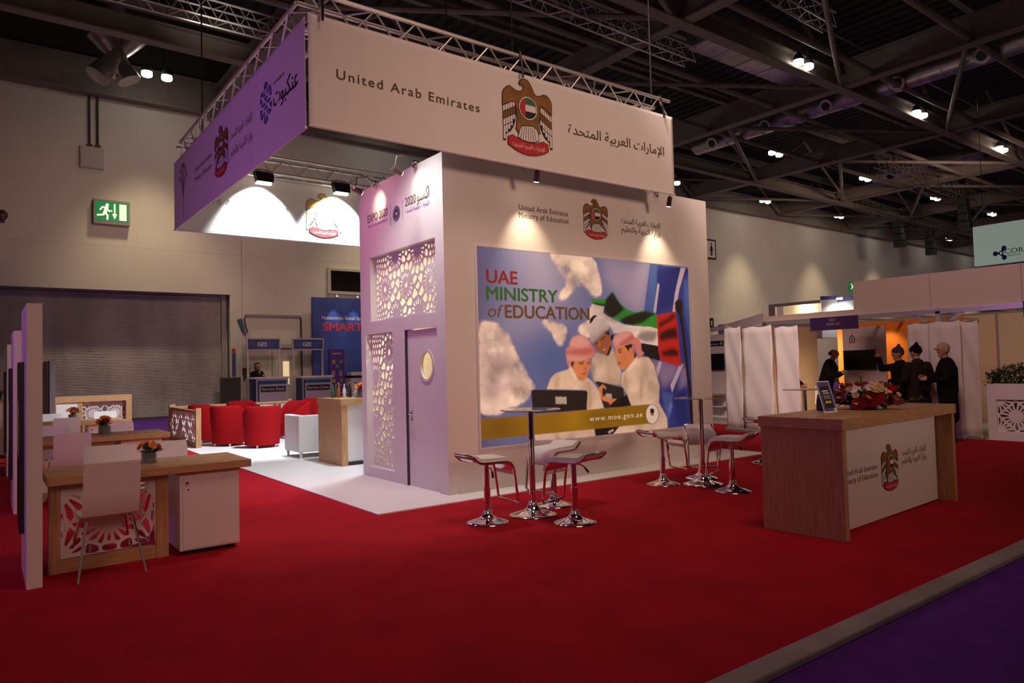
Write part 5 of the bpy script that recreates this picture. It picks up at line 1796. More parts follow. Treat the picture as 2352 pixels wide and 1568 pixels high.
m = MB(); m.box(0, .62, 0, .12, .05, 2.42)
m.build('stand_panel', mat('stand_violet', (.10, .03, .24), .5), t)
m = MB(); m.box(-.05, .67, -.1, .25, 0, .05)
m.build('stand_foot', darkgrey, t)
RF = lambda u, v, d=0.0: (u, -.004 - d, v)
m = MB(); put_text(m, 'smart', .12, .50, 2.22, .09, RF, 0, 0)
for u, v, c in ((.10, 1.85, 1), (.40, 1.85, 2), (.25, 1.68, 3), (.08, 1.35, 4), (.38, 1.35, 4), (.40, 1.1, 2), (.1, 1.1, 1)):
    m.poly([RF(u, v), RF(u + .13, v), RF(u + .13, v + (.14 if c < 4 else .22)), RF(u, v + (.14 if c < 4 else .22))], c)
m.build('stand_print', [inkwhite, mat('pic_gold', (.45, .34, .05), .5), mat('pic_green', (.12, .30, .08), .5), mat('pic_teal', (.03, .35, .25), .5), mat('pic_grey', (.30, .26, .28), .5)], t)
t = thing('office_printer', 'white office printer with a dark lid beside the brochure stand', 'printer', (11.75, 26.4, -.03))
for nm, q, ma in (('cabinet', (0, .6, 0, .55, 0, .92), white), ('paper_drawer', (.02, .58, -.01, 0, .55, .88), paper), ('body', (-.02, .62, 0, .55, .92, 1.27), white), ('lid', (-.04, .66, -.03, .55, 1.27, 1.36), black), ('paper_stack', (0, .5, .02, .4, 1.36, 1.5), paper)):
    m = MB(); m.box(*q); m.build(nm, ma, t)
t = thing('flight_case', 'black cabinet standing by the shutter edge', 'cabinet', (6.98, 26.7, -.03))
m = MB(); m.box(0, .58, 0, .6, .05, 1.41)
bevel(m.build('case_body', darkgrey, t), .02)
m = MB(); m.box(.02, .56, -.012, 0, .09, 1.37)
m.build('case_door', mat('case_face', (.045, .04, .036), .6), t)
m = MB(); m.box(.04, .54, .05, .55, 0, .05)
m.build('case_base', black, t)
t = thing('safety_pole', 'slim blue pole with red tip on the wall by the shutter', 'pole', (7.52, 27.40, 1.42))
m = MB(); m.box(-.055, .055, -.03, .06, 0, .84)
m.build('pole_shaft', mat('pole_blue', (.03, .07, .26), .5), t)
m = MB(); m.box(-.055, .055, -.03, .06, .84, 1.04)
m.build('pole_tip', mat('pole_red', (.5, .05, .03), .5), t)
t = thing('wall_phones', 'black handsets hung on the wall left of the service desk', 'telephone', (7.96, 27.36, 1.28))
for k in range(2):
    m = MB(); m.box(-.13 + k * .14, -.02 + k * .14, -.02, .10, .18, .45)
    h = bevel(m.build('handset', black, t), .02)
    m = MB(); m.tube([(-.07 + k * .14, .03, .18), (-.09 + k * .14, .03, .0), (-.05 + k * .14, .03, -.03), (-.03 + k * .14, .03, .16)], .012, 6)
    m.build('cord', black, h, smooth=True)
t = thing('cable_conduit', 'grey conduit with dangling cable above the service desks', 'conduit', (7.95, 27.42, 3.72))
m = MB(); m.box(0, 2.15, -.05, .06, -.04, .04)
m.build('conduit_run', mat('conduit_grey', (.32, .29, .28), .5), t)
m = MB(); m.tube([(2.1, 0, 0), (2.15, 0, -.1), (2.16, 0, -.6), (2.17, 0, -2.4)], .035, 8)
m.build('drop_pipe', darkgrey, t, smooth=True)
m = MB(); m.tube([(.05, -.02, 0), (-.04, -.04, -.12), (.0, -.05, -.4), (.06, -.05, -.62), (.0, -.05, -.76), (-.08, -.05, -.6)], .025, 8)
m.build('cable', black, t, smooth=True)
m = MB(); m.tube([(-.08, -.05, -.6), (-.2, -.05, -.22), (-.22, -.05, -.15)], [.05, .085, .08], 10)
m.build('plug', mat('plug_blue', (.06, .12, .26), .5), t, smooth=True)

# exit sign
t = thing('exit_sign', 'green illuminated emergency exit sign with running man on the left wall', 'sign', (3.02, 27.30, 6.82))
m = MB(); m.box(-.05, 1.05, 0, .18, -.12, .72)
bevel(m.build('sign_case', mat('case_grey', (.30, .26, .25), .5), t), .01)
eg = mat('exit_green', (.0, .30, .09), .5, emit=.30, ecol=(.0, .30, .09)); ew = mat('exit_white', (.9, .95, .8), .5, emit=.62, ecol=(.95, .92, .68))
m = MB(); EF = lambda u, v, d=0.0: (u, -.004 - d, v)
m.poly([EF(0, 0), EF(1.0, 0), EF(1.0, .66), EF(0, .66)], 0)
P = lambda pts, k=1: m.poly([EF(a, b_, .004) for a, b_ in pts], k)
P(ell(.36, .54, .055, .055, 12))
for pts, w in (([(.34, .46), (.29, .28)], .11), ([(.33, .44), (.22, .46), (.15, .36)], .05), ([(.34, .42), (.42, .33), (.49, .35)], .05), ([(.30, .28), (.24, .20), (.07, .17)], .06), ([(.29, .28), (.37, .18), (.36, .05)], .06), ([(.58, .58), (.58, .22)], .05)):
    stroke(m, pts, w, EF, .004, 1, False)
P([(.50, .25), (.66, .25), (.58, .06)])
P([(.72, .04), (.94, .04), (.94, .60), (.72, .60)])
m.build('sign_face', [eg, ew], t)
t = thing('wall_box', 'square grey junction box with two conduits high on the left wall', 'box', (2.60, 27.38, 8.58))
m = MB(); m.box(0, .70, 0, .12, 0, .74)
bevel(m.build('box_body', mat('box_paint', (.56, .52, .47), .6), t), .01)
m = MB(); m.box(.03, .67, -.015, 0, .03, .71)
m.build('box_lid', mat('box_paint', (.56, .52, .47), .6), t)
for x in (.28, .52):
    m = MB(); m.tube([(x, .05, .74), (x, .05, 2.6)], .035, 8)
    c_ = m.build('conduit', darkgrey, t, smooth=True)
    m = MB(); m.box(x - .08, x + .08, -.02, .12, .74, .82)
    m.build('conduit_gland', darkgrey, c_)
t = thing('alarm_bell', 'small dark round alarm bell at the left frame edge', 'alarm', (.46, 27.42, 6.72))
m = MB(); m.tube([(0, .04, 0), (0, -.02, 0), (0, -.08, 0)], [.17, .17, .05], 18)
m.build('gong', mat('alarm_red', (.10, .02, .02), .4), t, smooth=True)
m = MB(); m.box(-.09, .09, .03, .06, -.24, .05)
m.build('back_plate', darkgrey, t)


# ================================================================ RIGHT: SHELL BOOTHS
fabm = mat('pullup_white', (.74, .69, .70), .6, bump=.25, bscale=1.6)


def pullup(lab, loc, rot, w, h):
    t = thing('pull_up_banner', lab, 'banner', loc, rot, 'blank white pull up banners')
    m = MB()
    nx, nz = 10, 14
    for j in range(nz + 1):
        for i in range(nx + 1):
            u, v = w * i / nx, .07 + (h - .07) * j / nz
            m.v.append((u - w / 2, .014 * sin(pi * i / nx) * sin(pi * j / nz) + .012 * sin(3 * i / nx * pi + j), v))
    for j in range(nz):
        for i in range(nx):
            a = j * (nx + 1) + i
            m.f.append([a, a + 1, a + nx + 2, a + nx + 1]); m.m.append(0)
    o = m.build('print', fabm, t, smooth=True)
    o.modifiers.new('thick', 'SOLIDIFY').thickness = .004
    m = MB(); m.box(-w / 2 - .01, w / 2 + .01, -.05, .07, .0, .07)
    bevel(m.build('base_cassette', alud, t), .01)
    m = MB(); m.tube([(-w / 2, .004, h), (w / 2, .004, h)], .012, 8)
    m.build('top_bar', alud, t, smooth=True)
    m = MB(); m.tube([(0, .05, .05), (0, .05, h)], .008, 6)
    m.build('pole', darkgrey, t, smooth=True)
    return t


rz = math.atan2(.33, 1.2)
pullup('blank pull up banner, leftmost of the three behind the bar stools', (12.98, 9.38, 0), -pi / 2 - .28, .56, 2.25)
pullup('blank pull up banner, middle of the three behind the bar stools', (12.78, 8.64, 0), -pi / 2 - .22, .84, 2.22)
pullup('blank pull up banner, rightmost of the three behind the bar stools', (12.95, 8.08, 0), -pi / 2 - .10, .56, 2.19)
pullup('blank pull up banner nearest the orange wall', (14.31, 6.12, 0), -pi / 2, .46, 2.15)
pullup('blank pull up banner directly behind the man in a cap', (14.13, 5.63, 0), -pi / 2 - .05, .56, 2.15)
pullup('blank pull up banner beside the pale right booth interior', (14.27, 5.33, 0), -pi / 2 - .03, .42, 2.13)

t = thing('shell_scheme', 'white shell scheme booth frame with long fascia at right', 'booth', (14.4, 0, 0))
fasc = mat('fascia_white', (.62, .53, .50), .65)
for i in range(4):
    y1 = 7.42 - i * 1.48
    m = MB(); m.box(0, .03, y1 - 1.472, y1, 2.40, 3.085)
    m.build('fascia_panel', fasc, t)
m = MB(); m.box(.0, .05, 7.42, 9.55, 2.40, 2.52)
m.build('low_fascia', mat('fascia_beige', (.62, .50, .44), .65), t)
m = MB(); m.prism([(9.55, 2.36), (12.4, 2.22), (12.4, 2.34), (11.0, 2.40), (9.55, 2.60)], lambda u, v, d: (d + (u - 9.55) * .25, u, v), -.02, .02)
m.build('side_fascia', mat('fascia_lilac', (.50, .42, .46), .65), t)
m = MB(); m.box(-.03, .04, 1.4, 9.55, 2.31, 2.355); m.box(-.04, .05, 1.4, 9.55, 2.355, 2.40)
m.build('beam', alud, t)
for y, z0 in ((9.5, 0), (5.82, 2.0), (1.6, 0)):
    m = MB(); m.box(-.03, .05, y - .04, y + .04, z0, 2.42)
    m.build('post', alud, t)
m = MB()
for sg in (-1, 1):
    m.prism([(5.82 + sg * .04, 2.09), (5.82 + sg * .04, 2.03), (5.82 + sg * .46, 2.31), (5.82 + sg * .37, 2.31)], lambda u, v, d: (d, u, v), 0, .03)
m.build('bracket', alud, t)
for i, y in enumerate((8.9, 7.6, 6.6, 4.9, 4.3, 3.6, 2.8)):
    m = MB(); m.box(.05, 4.1, y, y + .05, 2.32, 2.37)
    m.build('ceiling_bar', alud, t)
m = MB(); m.box(1.9, 1.96, 1.5, 9.5, 2.33, 2.37)
m.build('cross_bar', alud, t)
for i in range(9):
    y = 1.5 + i * .95
    m = MB(); m.box(4.12, 4.16, y, y + .93, 0, 2.45)
    m.build('back_panel', cream, t)
    m = MB(); m.box(4.08, 4.12, y - .025, y + .025, 0, 2.45)
    m.build('back_post', alud, t)
m = MB(); m.box(.1, 4.1, 10.6, 10.64, 0, 2.4)
m.build('side_wall', cream, t)
m = MB(); m.box(1.60, 1.66, 7.58, 8.54, 0, 2.22)
cp = m.build('display_panel', mat('display_lilac', (.66, .56, .58), .6), t)
DF = facing_left(1.598, 8.54, 0)
m = MB()
stroke(m, [(.17, 1.87), (.17, 1.97), (.225, 2.04), (.28, 1.97), (.28, 1.87)], .022, DF, 0, 0, False)
stroke(m, [(.17, 1.88), (.28, 1.88)], .025, DF, .001, 1, False)
m.poly([DF(a, b_, .001) for a, b_ in ell(.225, 1.94, .03, .05, 12)], 2)
put_text(m, arabic('وزارة التربية والتعليم'), .31, .76, 1.955, .035, DF, 0, 3)
put_text(m, 'Ministry of Education', .31, .76, 1.905, .03, DF, 0, 3)
m.build('panel_logo', [mat('logo_dark', (.06, .05, .05), .6), emred, mat('logo_teal', (.15, .35, .25), .6), mat('ink_faint', (.34, .26, .26), .6)], cp)
m = MB(); m.box(2.6, 2.66, 6.4, 9.2, 0, 2.36)
m.build('orange_wall', orange, t)
lamp('orange_wall_light', 'SPOT', (2.2, 7.95, 2.3), (2.6, 7.9, 1.4), 22, (1, .72, .35), size=.04, angle=90, blend=.9, parent=t)
lamp('shell_light', 'AREA', (2.9, 4.2, 2.3), (3.4, 4.2, 0), 20, (1, .84, .6), size=.8, parent=t)
lamp('shell_light', 'AREA', (1.7, 9.5, 2.3), (2.6, 9.3, 1.0), 30, (1, .62, .36), size=.6, parent=t)

t = thing('booth_name_board', 'violet booth name board hung from the shell scheme beam', 'sign', (14.345, 8.36, 2.12))
m = MB(); m.box(-.01, .02, -1.04, 0, 0, .275)
m.build('board', mat('board_violet', (.045, .012, .10), .5), t)
NF = facing_left(-.012, 0, 0)
m = MB(); put_text(m, 'B207', .44, .57, .185, .05, NF, .002, 0); put_text(m, 'Shabaka Ltd', .37, .65, .10, .06, NF, .002, 0)
m.build('board_lettering', mat('ink_lilac', (.45, .34, .42), .6), t)
t = thing('booth_name_board', 'violet name board cut off by the right frame edge', 'sign', (14.345, 4.44, 2.14))
m = MB(); m.box(-.01, .02, -1.0, 0, 0, .275)
m.build('board', mat('board_violet', (.045, .012, .10), .5), t)

t = thing('wall_television', 'black television on the lilac display panel', 'television', (15.995, 8.513, 1.24))
m = MB(); m.box(-.055, 0, -.74, 0, 0, .455)
tvb = bevel(m.build('tv_case', black, t), .006)
m = MB(); m.box(-.058, -.055, -.73, -.01, .02, .445)
m.build('tv_screen', screenm, tvb)

# the white stand glimpsed between booth and pull-ups
t = thing('white_stand', 'white display wall with a black name strip behind the bar tables', 'stand', (16.0, 11.75, 0))
m = MB(); m.box(0, .08, 0, 1.6, 0, 2.25)
m.build('wall_panel', white, t)
WF = facing_left(-.002, 1.6, 0)
m = MB()
m.poly([WF(1.06, 1.93, .002), WF(1.52, 1.93, .002), WF(1.52, 2.08, .002), WF(1.06, 2.08, .002)], 0)
put_text(m, 'stivaco', 1.08, 1.35, 1.97, .055, WF, .004, 1)
m.poly([WF(a, b_, .004) for a, b_ in ell(1.44, 2.01, .04, .05, 10)], 2)
m.build('name_strip', [black, inkwhite, mat('logo_green', (.35, .55, .05), .5)], t)
m = MB(); m.box(-.06, 0, .08, .58, 1.28, 1.73)
m.build('mounted_screen', screenm, t)
m = MB(); m.box(-.6, -.02, .0, .62, .58, .64)
m.build('shelf_counter', wood, t)
m = MB(); m.box(-.5, -.44, .3, .36, 0, .58)
m.build('shelf_leg', woodv, t)
m = MB(); m.box(-.3, -.02, .0, .6, .30, .33)
m.build('lower_shelf', white, t)

# further stands
t = thing('far_stand', 'distant stand with a lit beige opening above the left fascia', 'stand', (22.0, 12.2, 0))
for q in ((0, .1, 0, 2.15, 3.36, 3.46), (0, .1, 0, .15, 2.2, 3.36), (0, .1, 1.9, 2.15, 2.2, 3.36), (0, .1, .15, 1.9, 2.2, 2.9)):
    m = MB(); m.box(*q)
    m.build('fascia', mat('fascia_grey', (.45, .38, .36), .6), t)
m = MB(); m.box(.5, .56, .15, 1.9, 2.2, 3.4)
m.build('lit_back', cream, t)
lamp('far_stand_light', 'POINT', (.3, 1.0, 3.25), (0, 0, 0), 22, (1, .86, .62), size=.1, parent=t)
t = thing('lit_corner_stand', 'bright white corner stand with a violet header stripe', 'stand', (22.0, 11.3, 0))
m = MB(); m.box(.0, .06, .0, .56, 2.2, 3.42)
m.build('right_panel', white, t)
m = MB(); m.prism([(0, .56), (-.35, .92), (-.31, .96), (.04, .60)], lambda u, v, d: (u, v, d), 2.2, 3.42)
m.build('left_panel', white, t)
m = MB(); m.box(-.01, .0, .0, .56, 3.35, 3.47); m.prism([(-.02, .56), (-.37, .92), (-.35, .94), (0, .58)], lambda u, v, d: (u, v, d), 3.42, 3.54)
m.build('header_stripe', mat('stripe_violet', (.05, .04, .30), .5), t)
m = MB(); m.box(-.35, -.25, .25, .4, 3.38, 3.44)
m.build('stand_lamp', lampglow, t)
lamp('corner_stand_light', 'SPOT', (-.4, .3, 3.36), (0, .5, 2.6), 30, (.92, .94, 1), size=.05, angle=120, blend=.8, parent=t)
t = thing('grey_stand', 'small grey stand with a warm glow beyond the pull ups', 'stand', (22.0, 15.6, 0))
m = MB(); m.box(0, .08, -.5, .9, 0, 2.9)
m.build('stand_wall', mat('fascia_grey', (.45, .38, .36), .6), t)
m = MB(); m.tube([(-.05, -.9, 2.95), (.05, -.9, 3.05)], .06, 8)
m.build('glow_lamp', lampglow, t)
lamp('grey_stand_light', 'POINT', (.35, -.6, 3.0), (0, 0, 0), 40, (1, .78, .45), size=.06, parent=t)

# hanging pale green sign
t = thing('hanging_sign', 'large pale green hanging sign with a blue three lobed mark', 'sign', (28.0, 10.06, 4.66))
m = MB(); m.box(0, .25, -3.2, 0, 0, 1.38)
m.build('sign_box', mat('sign_mint', (.42, .60, .54), .7, emit=.30, ecol=(.46, .58, .50)), t)  # emission put into the mint colour to brighten the sign face
HS = facing_left(-.004, 0, 0)
hb = mat('mark_blue', (.02, .04, .26), .5)
m = MB()
c_ = (.83, .34)
for a in (pi, radians(58), radians(-58)):
    lx, ly = c_[0] + .17 * cos(a), c_[1] + .19 * sin(a)
    m.poly([HS(x_, y_, .002) for x_, y_ in ell(lx, ly, .075, .085, 18)], 0)
    stroke(m, [(lx, ly), (c_[0] + .06 * cos(a), c_[1] + .07 * sin(a))], .075, HS, .001, 0, False)
stroke(m, ell(c_[0], c_[1], .055, .07, 16), .03, HS, .003, 0)
put_text(m, 'CORP', .93, 1.63, .30, .17, HS, .004, 1)
put_text(m, 'ASSOC', 1.0, 1.42, .20, .07, HS, .004, 1)
m.build('sign_lettering', [hb, mat('mark_teal', (.03, .09, .11), .5)], t)
for y in (-.3, -2.9):
    m = MB(); m.tube([(.12, y, 1.38), (.12, y, 6.5)], .012, 6)
    m.build('sign_cable', black, t)

# wall signs far right
t = thing('toilet_sign', 'large black framed sign with a standing figure on the back wall', 'sign', (35.35, 27.42, 7.88))
m = MB(); m.box(0, 1.28, 0, .06, 0, 1.24)
m.build('sign_frame', black, t)
TF = lambda u, v, d=0.0: (u, -.004 - d, v)
m = MB(); m.poly([TF(.1, .1), TF(1.18, .1), TF(1.18, 1.14), TF(.1, 1.14)], 0)
m.poly([TF(a, b_, .004) for a, b_ in ell(.82, .96, .075, .085, 14)], 1)
m.poly([TF(a, b_, .004) for a, b_ in ((.74, .84), (.90, .84), (.98, .52), (.91, .52), (.90, .22), (.74, .22), (.73, .52), (.66, .52))], 1)
m.build('sign_face', [mat('sign_cream', (.80, .76, .66), .6), black], t)
t = thing('direction_sign', 'small black sign with a pale mark low on the back wall', 'sign', (35.6, 27.42, 3.6))
m = MB(); m.box(0, .55, 0, .06, 0, .62)
m.build('sign_plate', black, t)
m = MB(); m.poly([TF(a, b_) for a, b_ in ((.3, .16), (.4, .16), (.4, .46), (.3, .46))])
m.build('sign_mark', inkwhite, t)
t = thing('small_exit_sign', 'small green lit exit sign peeping over the right fascia', 'sign', (52.7, 27.4, 6.65))
m = MB(); m.box(0, .9, 0, .1, 0, .72)
m.build('sign_case', eg, t)
m = MB(); stroke(m, [(.2, .55), (.45, .36), (.2, .17)], .12, TF, .002, 0, False)
m.build('sign_mark', ew, t)


# planters
def planter(lab, loc, rot, seed, w=1.4, n=2600):
    t = thing('planter_box', lab, 'planter', loc, rot)
    for nm, q in (('top_rail', (0, w, 0, .05, .72, 1.0)), ('bottom_rail', (0, w, 0, .05, 0, .15)), ('side_stile', (0, .14, 0, .05, .15, .72)), ('side_stile', (w - .14, w, 0, .05, .15, .72)), ('side_board', (0, .05, .05, .45, 0, 1.0)), ('side_board', (w - .05, w, .05, .45, 0, 1.0)), ('back_board', (0, w, .45, .5, 0, 1.0)), ('soil', (.05, w - .05, .05, .45, .88, .92))):
        m = MB(); m.box(*q)
        m.build(nm, leafdark if nm == 'soil' else white, t)
    w_, h_ = w - .28, .57
    fn = lambda u, v, d=0.0: (.14 + u, .045 - d, .15 + v)
    k = 2
    pierced('pierced_panel', w_, h_, lattice_holes(w_, h_, [(.28, .28, 0), (.84, .28, 0), (.56, .56, 0), (.02, .56, 0), (.56, .02, 0), (.02, .02, 0)], .24), .014, fn, white, t)
    R = random.Random(seed)
    m = MB()
    for i in range(n):
        x = R.uniform(-.04, w); hmax = .14 + .26 * abs(sin(x * 2.2 + .3))
        c = Vector((x, R.uniform(.02, .46), .95 + R.random() ** 1.2 * hmax))
        leafmesh(m, c, rv(R, -.1), R.uniform(.05, .10), R.uniform(.010, .020), int(R.random() < .4))
    stuff(m.build('foliage', [leafdark, green], t))
    m = MB()
    for i in range(26):
        x = R.uniform(.05, w - .05); y = R.uniform(.1, .4)
        m.tube([(x, y, .9), (x + R.uniform(-.06, .06), y + R.uniform(-.05, .05), 1.1 + R.random() * .22)], [.006, .003], 5)
    m.build('stems', leafdark, t)
    return t


planter('white planter with pierced front at the right frame edge', (14.35, 5.06, 0), -pi / 2, 4)
t = thing('potted_plant', 'small green plant on the far left counter end', 'plant', (.22, 17.6, 1.11))
m = MB(); m.lathe([(.07, 0), (.09, .10), (.08, .10)], n=14); m.build('pot', black, t)
R = random.Random(9); m = MB()
for i in range(60):
    d = rv(R, .1); leafmesh(m, Vector((0, 0, .10)) + d * .03, d, R.uniform(.08, .17), .018, i % 2)
stuff(m.build('foliage', [leafdark, green], t))

# table and seat inside the left shell booth
t = dup(t0, (16.1, 9.75, 0), 0, 'glass topped bar table inside the cream shell booth', 'tall glass topped bar tables')
dup(c0, (15.9, 9.0, 0), radians(120), 'white chair inside the cream shell booth beside the seated person', 'white shell cafe chairs at the meeting desks')


# ================================================================ PEOPLE
def capsule(mb, a, b_, ra, rb, n=10):
    a, b_ = Vector(a), Vector(b_)
    d = (b_ - a)
    if d.length < 1e-5:
        mb.sphere(a, ra, 8); return
    d.normalize()
    s = d.cross(Vector((0.13, .31, 1))).normalized(); u = s.cross(d)
    rings = []
    for k in range(5):
        t_ = -pi / 2 + (pi / 2) * k / 4
        rings.append((a + d * ra * sin(t_), max(.0008, ra * cos(t_))))
    for k in range(5):
        t_ = (pi / 2) * k / 4
        rings.append((b_ + d * rb * sin(t_), max(.0008, rb * cos(t_))))
    mb.rings([[c + (s * cos(2 * pi * i / n) + u * sin(2 * pi * i / n)) * r for i in range(n)] for c, r in rings])


def fused(name, caps, mats, parent, voxel=.012, region=None, smooth_it=4):
    m = MB()
    for c in caps:
        capsule(m, *c)
    o = m.build(name, mats, parent)
    md = o.modifiers.new('fuse', 'REMESH'); md.mode = 'VOXEL'; md.voxel_size = voxel
    if smooth_it:
        s = o.modifiers.new('soft', 'SMOOTH'); s.iterations = smooth_it; s.factor = .5
    dg = bpy.context.evaluated_depsgraph_get()
    me = bpy.data.meshes.new_from_object(o.evaluated_get(dg))
    old = o.data
    o.modifiers.clear(); o.data = me
    bpy.data.meshes.remove(old)
    me.materials.clear()
    for x in mats:
        me.materials.append(x)
    if region:
        for p in me.polygons:
            p.material_index = region(p.center)
    me.polygons.foreach_set('use_smooth', [True] * len(me.polygons))
    return o


def hand(caps, wrist, d, palm_n, curl=.5, s=1.0):
    """palm from the wrist along d, five fingers and a thumb leaving the side of the palm"""
    w = Vector(wrist); d = Vector(d).normalized(); n = Vector(palm_n); n = (n - d * n.dot(d)).normalized(); x = d.cross(n)
    k = .085 * s
    for i, o in enumerate((-.030, -.010, .010, .030)):
        o *= s
        kn = w + d * k + x * o
        caps.append((w + x * o * .6 + d * .01, kn, .015 * s, .012 * s))
        L = (.070, .082, .076, .058)[i] * s
        m1 = kn + (d * cos(curl * .6) + n * sin(curl * .6) + x * o * 4 * (.5 - curl * .4)).normalized() * L * .5
        m2 = m1 + (d * cos(curl * 1.5) + n * sin(curl * 1.5) + x * o * 3 * (.5 - curl * .4)).normalized() * L * .5
        caps.append((kn, m1, .0105 * s, .0095 * s)); caps.append((m1, m2, .0095 * s, .008 * s))
    tb = w + d * .025 * s - x * .030 * s
    tm = tb + (d * .6 - x * .75 + n * .3).normalized() * .042 * s
    te = tm + (d * .85 - x * .3 + n * .4).normalized() * .034 * s
    caps.append((w, tb, .016 * s, .014 * s)); caps.append((tb, tm, .013 * s, .011 * s)); caps.append((tm, te, .011 * s, .009 * s))


def person(lab, loc, rot, H=1.73, coat=clothblack, coatlen=.62, hat=None, hatm=None, bald=False, look=(0, 0), bend=0.0, Lh=None, Rh=None, sk=skin, woman=False, trousers=clothblack, seated=False, hold=None, vneck=False):
    """faces +x; Lh/Rh wrist targets (local, for H = 1.75)"""
    t = thing('person', lab, 'person', loc, rot)
    k = H / 1.75
    bx_ = sin(bend)
    sh = Vector((.10 * bx_ * 4, 0, 1.42 - .05 * bx_)); hip = Vector((0, 0, .92))
    neck = sh + Vector((.01 + .05 * bx_, 0, .06)); hd = neck + Vector((.035 + .10 * bx_, 0, .155 - .03 * bx_))
    sw = .165 if woman else .19
    S = [sh + Vector((0, sg * sw, -.02)) for sg in (-1, 1)]
    W = [Vector(Rh) if Rh else Vector((.08, -.27, .80)), Vector(Lh) if Lh else Vector((.08, .27, .80))]
    E = []
    for i, sg in enumerate((-1, 1)):
        mid = (S[i] + W[i]) / 2; L = (W[i] - S[i]).length
        off = math.sqrt(max(0, .285 ** 2 - (L / 2) ** 2))
        ax = (W[i] - S[i]).normalized()
        o = Vector((-.5, sg * .5, -.9)); o = (o - ax * o.dot(ax)).normalized()
        E.append(mid + o * off)
    caps = []
    # head with face
    lk = Matrix.Rotation(look[0], 3, 'Z') @ Matrix.Rotation(look[1], 3, 'Y')
    hp = lambda x, y, z: hd + lk @ Vector((x, y, z))
    caps += [(neck - Vector((0, 0, .08)), hd - Vector((.02, 0, .06)), .058, .054), (hp(-.025, 0, .03), hp(.02, 0, .035), .088, .085), (hp(.02, 0, -.02), hp(.035, 0, -.075), .072, .045),
             (hp(.088, 0, .022), hp(.103, 0, -.012), .009, .013), (hp(.08, -.035, .035), hp(.08, .035, .035), .016, .016), (hp(.078, -.018, -.055), hp(.078, .018, -.055), .012, .012), (hp(.045, -.042, -.02), hp(.04, -.04, -.04), .026, .022), (hp(.045, .042, -.02), hp(.04, .04, -.04), .026, .022)]
    for sg in (-1, 1):
        caps.append((hp(-.012, sg * .088, .025), hp(-.018, sg * .086, -.02), .018, .012))
    # torso, arms, legs
    caps += [(hip, (hip + sh) / 2, .135, .125), ((hip + sh) / 2, sh - Vector((0, 0, .10)), .125, .14)]
    for i, sg in enumerate((-1, 1)):
        caps += [(sh - Vector((0, 0, .05)), S[i], .085, .062), (S[i], E[i], .055, .043), (E[i], W[i], .042, .028)]
        d = (W[i] - E[i]).normalized()
        if (Lh if sg > 0 else Rh):
            hand(caps, W[i], d, Vector((.4, -sg * .8, -.2)), .25 if W[i].z > 1.3 else .8)
        else:
            hand(caps, W[i], d, Vector((.2, -sg, 0)), .5)
    if seated:
        K = [Vector((.42, sg * .12, .50)) for sg in (-1, 1)]; A = [Vector((.42, sg * .12, .09)) for sg in (-1, 1)]
        hipz = Vector((0, 0, -.40))
    else:
        K = [Vector((.02, sg * .10, .50)) for sg in (-1, 1)]; A = [Vector((-.01, sg * .11, .08)) for sg in (-1, 1)]
    for i, sg in enumerate((-1, 1)):
        caps += [(hip + Vector((0, sg * .09, -.02)), K[i], .088, .06), (K[i], A[i], .056, .038)]
    sc = lambda c: (Vector(c[0]) * k, Vector(c[1]) * k, c[2] * k, c[3] * k)
    skinzone = lambda p: 0
    fused('body', [sc(c) for c in caps], [sk], t, .0095, None, 3)
    # clothing grown over the body
    cc = []
    bot = hip.z - coatlen + .35
    cc += [(sh - Vector((.0, 0, .0)), sh - Vector((.01, 0, .22)), .125, .165), (sh - Vector((0, .07, .12)), hip + Vector((0, -.05, 0)), .155, .155), (sh - Vector((0, -.07, .12)), hip + Vector((0, .05, 0)), .155, .155), (sh - Vector((-.01, 0, .2)), hip, .16, .155), (neck - Vector((.025, 0, .07)), neck - Vector((.03, 0, .03)), .085, .075)]
    for i, sg in enumerate((-1, 1)):
        cc += [(hip + Vector((0, sg * .06, 0)), Vector((.0, sg * .09, bot)), .135, .14)] if not seated else []
        cc += [(sh + Vector((0, sg * .06, -.05)), S[i], .09, .082), (S[i], E[i], .084, .068), (E[i], E[i].lerp(W[i], .93), .066, .048)]
    fused('jacket' if coatlen < .5 else 'coat', [sc(c) for c in cc], [coat], t, .016, None, 3)
    if vneck:
        m = MB(); m.poly([tuple(k * Vector(p)) for p in ((.155, -.045, 1.47), (.155, .045, 1.47), (.178, 0, 1.33))])
        m.build('neckline', sk, t)
        m = MB(); m.poly([tuple(k * Vector(p)) for p in ((.176, .10, 1.30), (.176, .14, 1.30), (.176, .14, 1.36), (.176, .10, 1.36))])
        m.build('badge', inkwhite, t)
    tc = []
    for i, sg in enumerate((-1, 1)):
        tc += [(hip + Vector((0, sg * .085, -.02)), K[i], .105, .078), (K[i], A[i], .076, .062)]
    fused('trousers', [sc(c) for c in tc], [trousers], t, .016, None, 3)
    for i, sg in enumerate((-1, 1)):
        fused('shoe', [sc(c) for c in ((A[i] + Vector((-.04, 0, -.035)), A[i] + Vector((.14, sg * .01, -.04)), .042, .038), (A[i] + Vector((0, 0, -.01)), A[i] + Vector((.05, 0, -.03)), .045, .04))], [black], t, .012, None, 2)
    # eyes
    for sg in (-1, 1):
        m = MB(); m.sphere(tuple(k * hp(.083, sg * .032, .016)), .011 * k, 6)
        m.build('eye', inkblack, t, smooth=True)
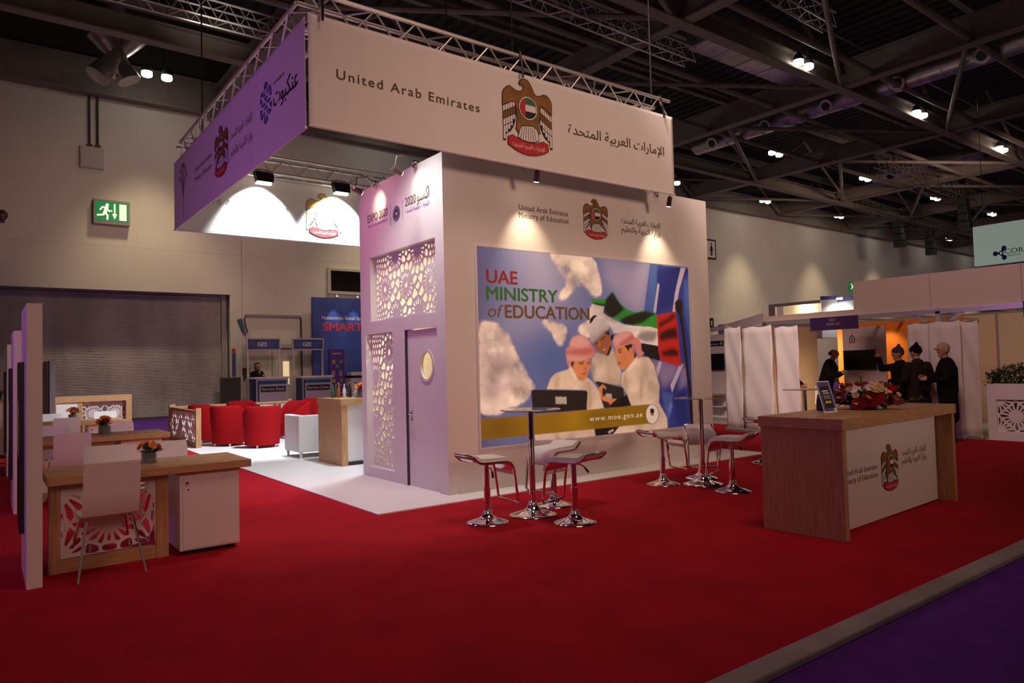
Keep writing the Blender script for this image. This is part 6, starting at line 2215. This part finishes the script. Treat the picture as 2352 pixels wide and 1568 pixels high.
    # hair or hat
    if hat == 'beanie':
        o = fused('beanie', [sc(c) for c in ((hp(-.03, 0, .055), hp(.012, 0, .065), .098, .094), (hp(-.03, 0, .09), hp(-.02, 0, .10), .085, .08), (hp(-.03, 0, .185), hp(-.03, 0, .19), .032, .032))], [hatm], t, .012, None, 2)
    elif hat == 'cap':
        o = fused('cap', [sc(c) for c in ((hp(-.025, 0, .065), hp(.01, 0, .075), .094, .092), (hp(.08, -.03, .06), hp(.15, -.02, .045), .022, .016), (hp(.08, .03, .06), hp(.15, .02, .045), .022, .016))], [hatm], t, .010, None, 2)
    elif bald:
        fused('hair', [sc(c) for c in ((hp(-.07, -.05, .0), hp(-.07, .05, .0), .045, .045), (hp(-.03, -.085, .02), hp(-.06, -.06, -.02), .02, .03), (hp(-.03, .085, .02), hp(-.06, .06, -.02), .02, .03))], [hairm], t, .010, None, 2)
    else:
        hc_ = [(hp(-.04, 0, .05), hp(-.005, 0, .065), .096, .09), (hp(-.06, 0, .0), hp(-.055, 0, -.05), .075, .06)]
        if woman:
            hc_ += [(hp(-.02, -.075, .03), hp(-.03, -.07, -.07), .03, .03), (hp(-.02, .075, .03), hp(-.03, .07, -.07), .03, .03)]
        fused('hair', [sc(c) for c in hc_], [hairm], t, .010, None, 2)
    if hold == 'phone':
        w = W[0] + (W[0] - E[0]).normalized() * .10
        m = MB(); m.box(-.035, .035, -.06, .06, -.005, .005)
        o = m.build('held_phone', paper, t, loc=tuple(k * w), rot=(0, .5, .3))
    return t


ang = lambda x, y: math.atan2(y, x)
person('bald man in a long black coat reading something in his hands', (15.5, 8.72, 0), radians(-80), 1.74, clothblack, .85, bald=True, look=(0, .55), bend=.30, Lh=(.38, .10, 1.20), Rh=(.38, -.08, 1.20), hold='phone')
person('person in a grey knitted hat raising a hand toward the television', (13.9, 6.32, 0), radians(135), 1.665, clothblack, .6, hat='beanie', hatm=mat('hat_grey', (.035, .03, .03), .9), look=(-.2, .0), Lh=(.30, .20, 1.12), Rh=(.38, -.06, 1.60))
person('person in a brown jacket and black bobble hat, back to us', (13.55, 5.86, 0), radians(60), 1.68, clothbrown, .55, hat='beanie', hatm=clothblack, look=(.2, 0), Lh=(.22, .22, 1.05), Rh=(.25, -.2, 1.1))
person('man in a black coat and tan baseball cap at the pull up banner', (13.5, 5.36, 0), radians(130), 1.70, clothblack, .8, hat='cap', hatm=mat('cap_tan', (.40, .29, .17), .8), look=(.2, 0), Lh=(.34, .10, 1.15), Rh=(.34, -.12, 1.18))
person('dark haired person almost wholly hidden behind the rightmost white pull up banner', (15.1, 9.50, 0), radians(-70), 1.62, clothblack, .4, Lh=(.40, .14, 1.0), Rh=(.40, -.14, 1.0))
person('woman in a black jacket standing behind the left service desk', (8.25, 27.05, -.03), radians(-75), 1.92, clothblack, .4, woman=True, look=(-.1, .1), vneck=True, Lh=(.30, .18, 1.02), Rh=(.30, -.18, 1.02))
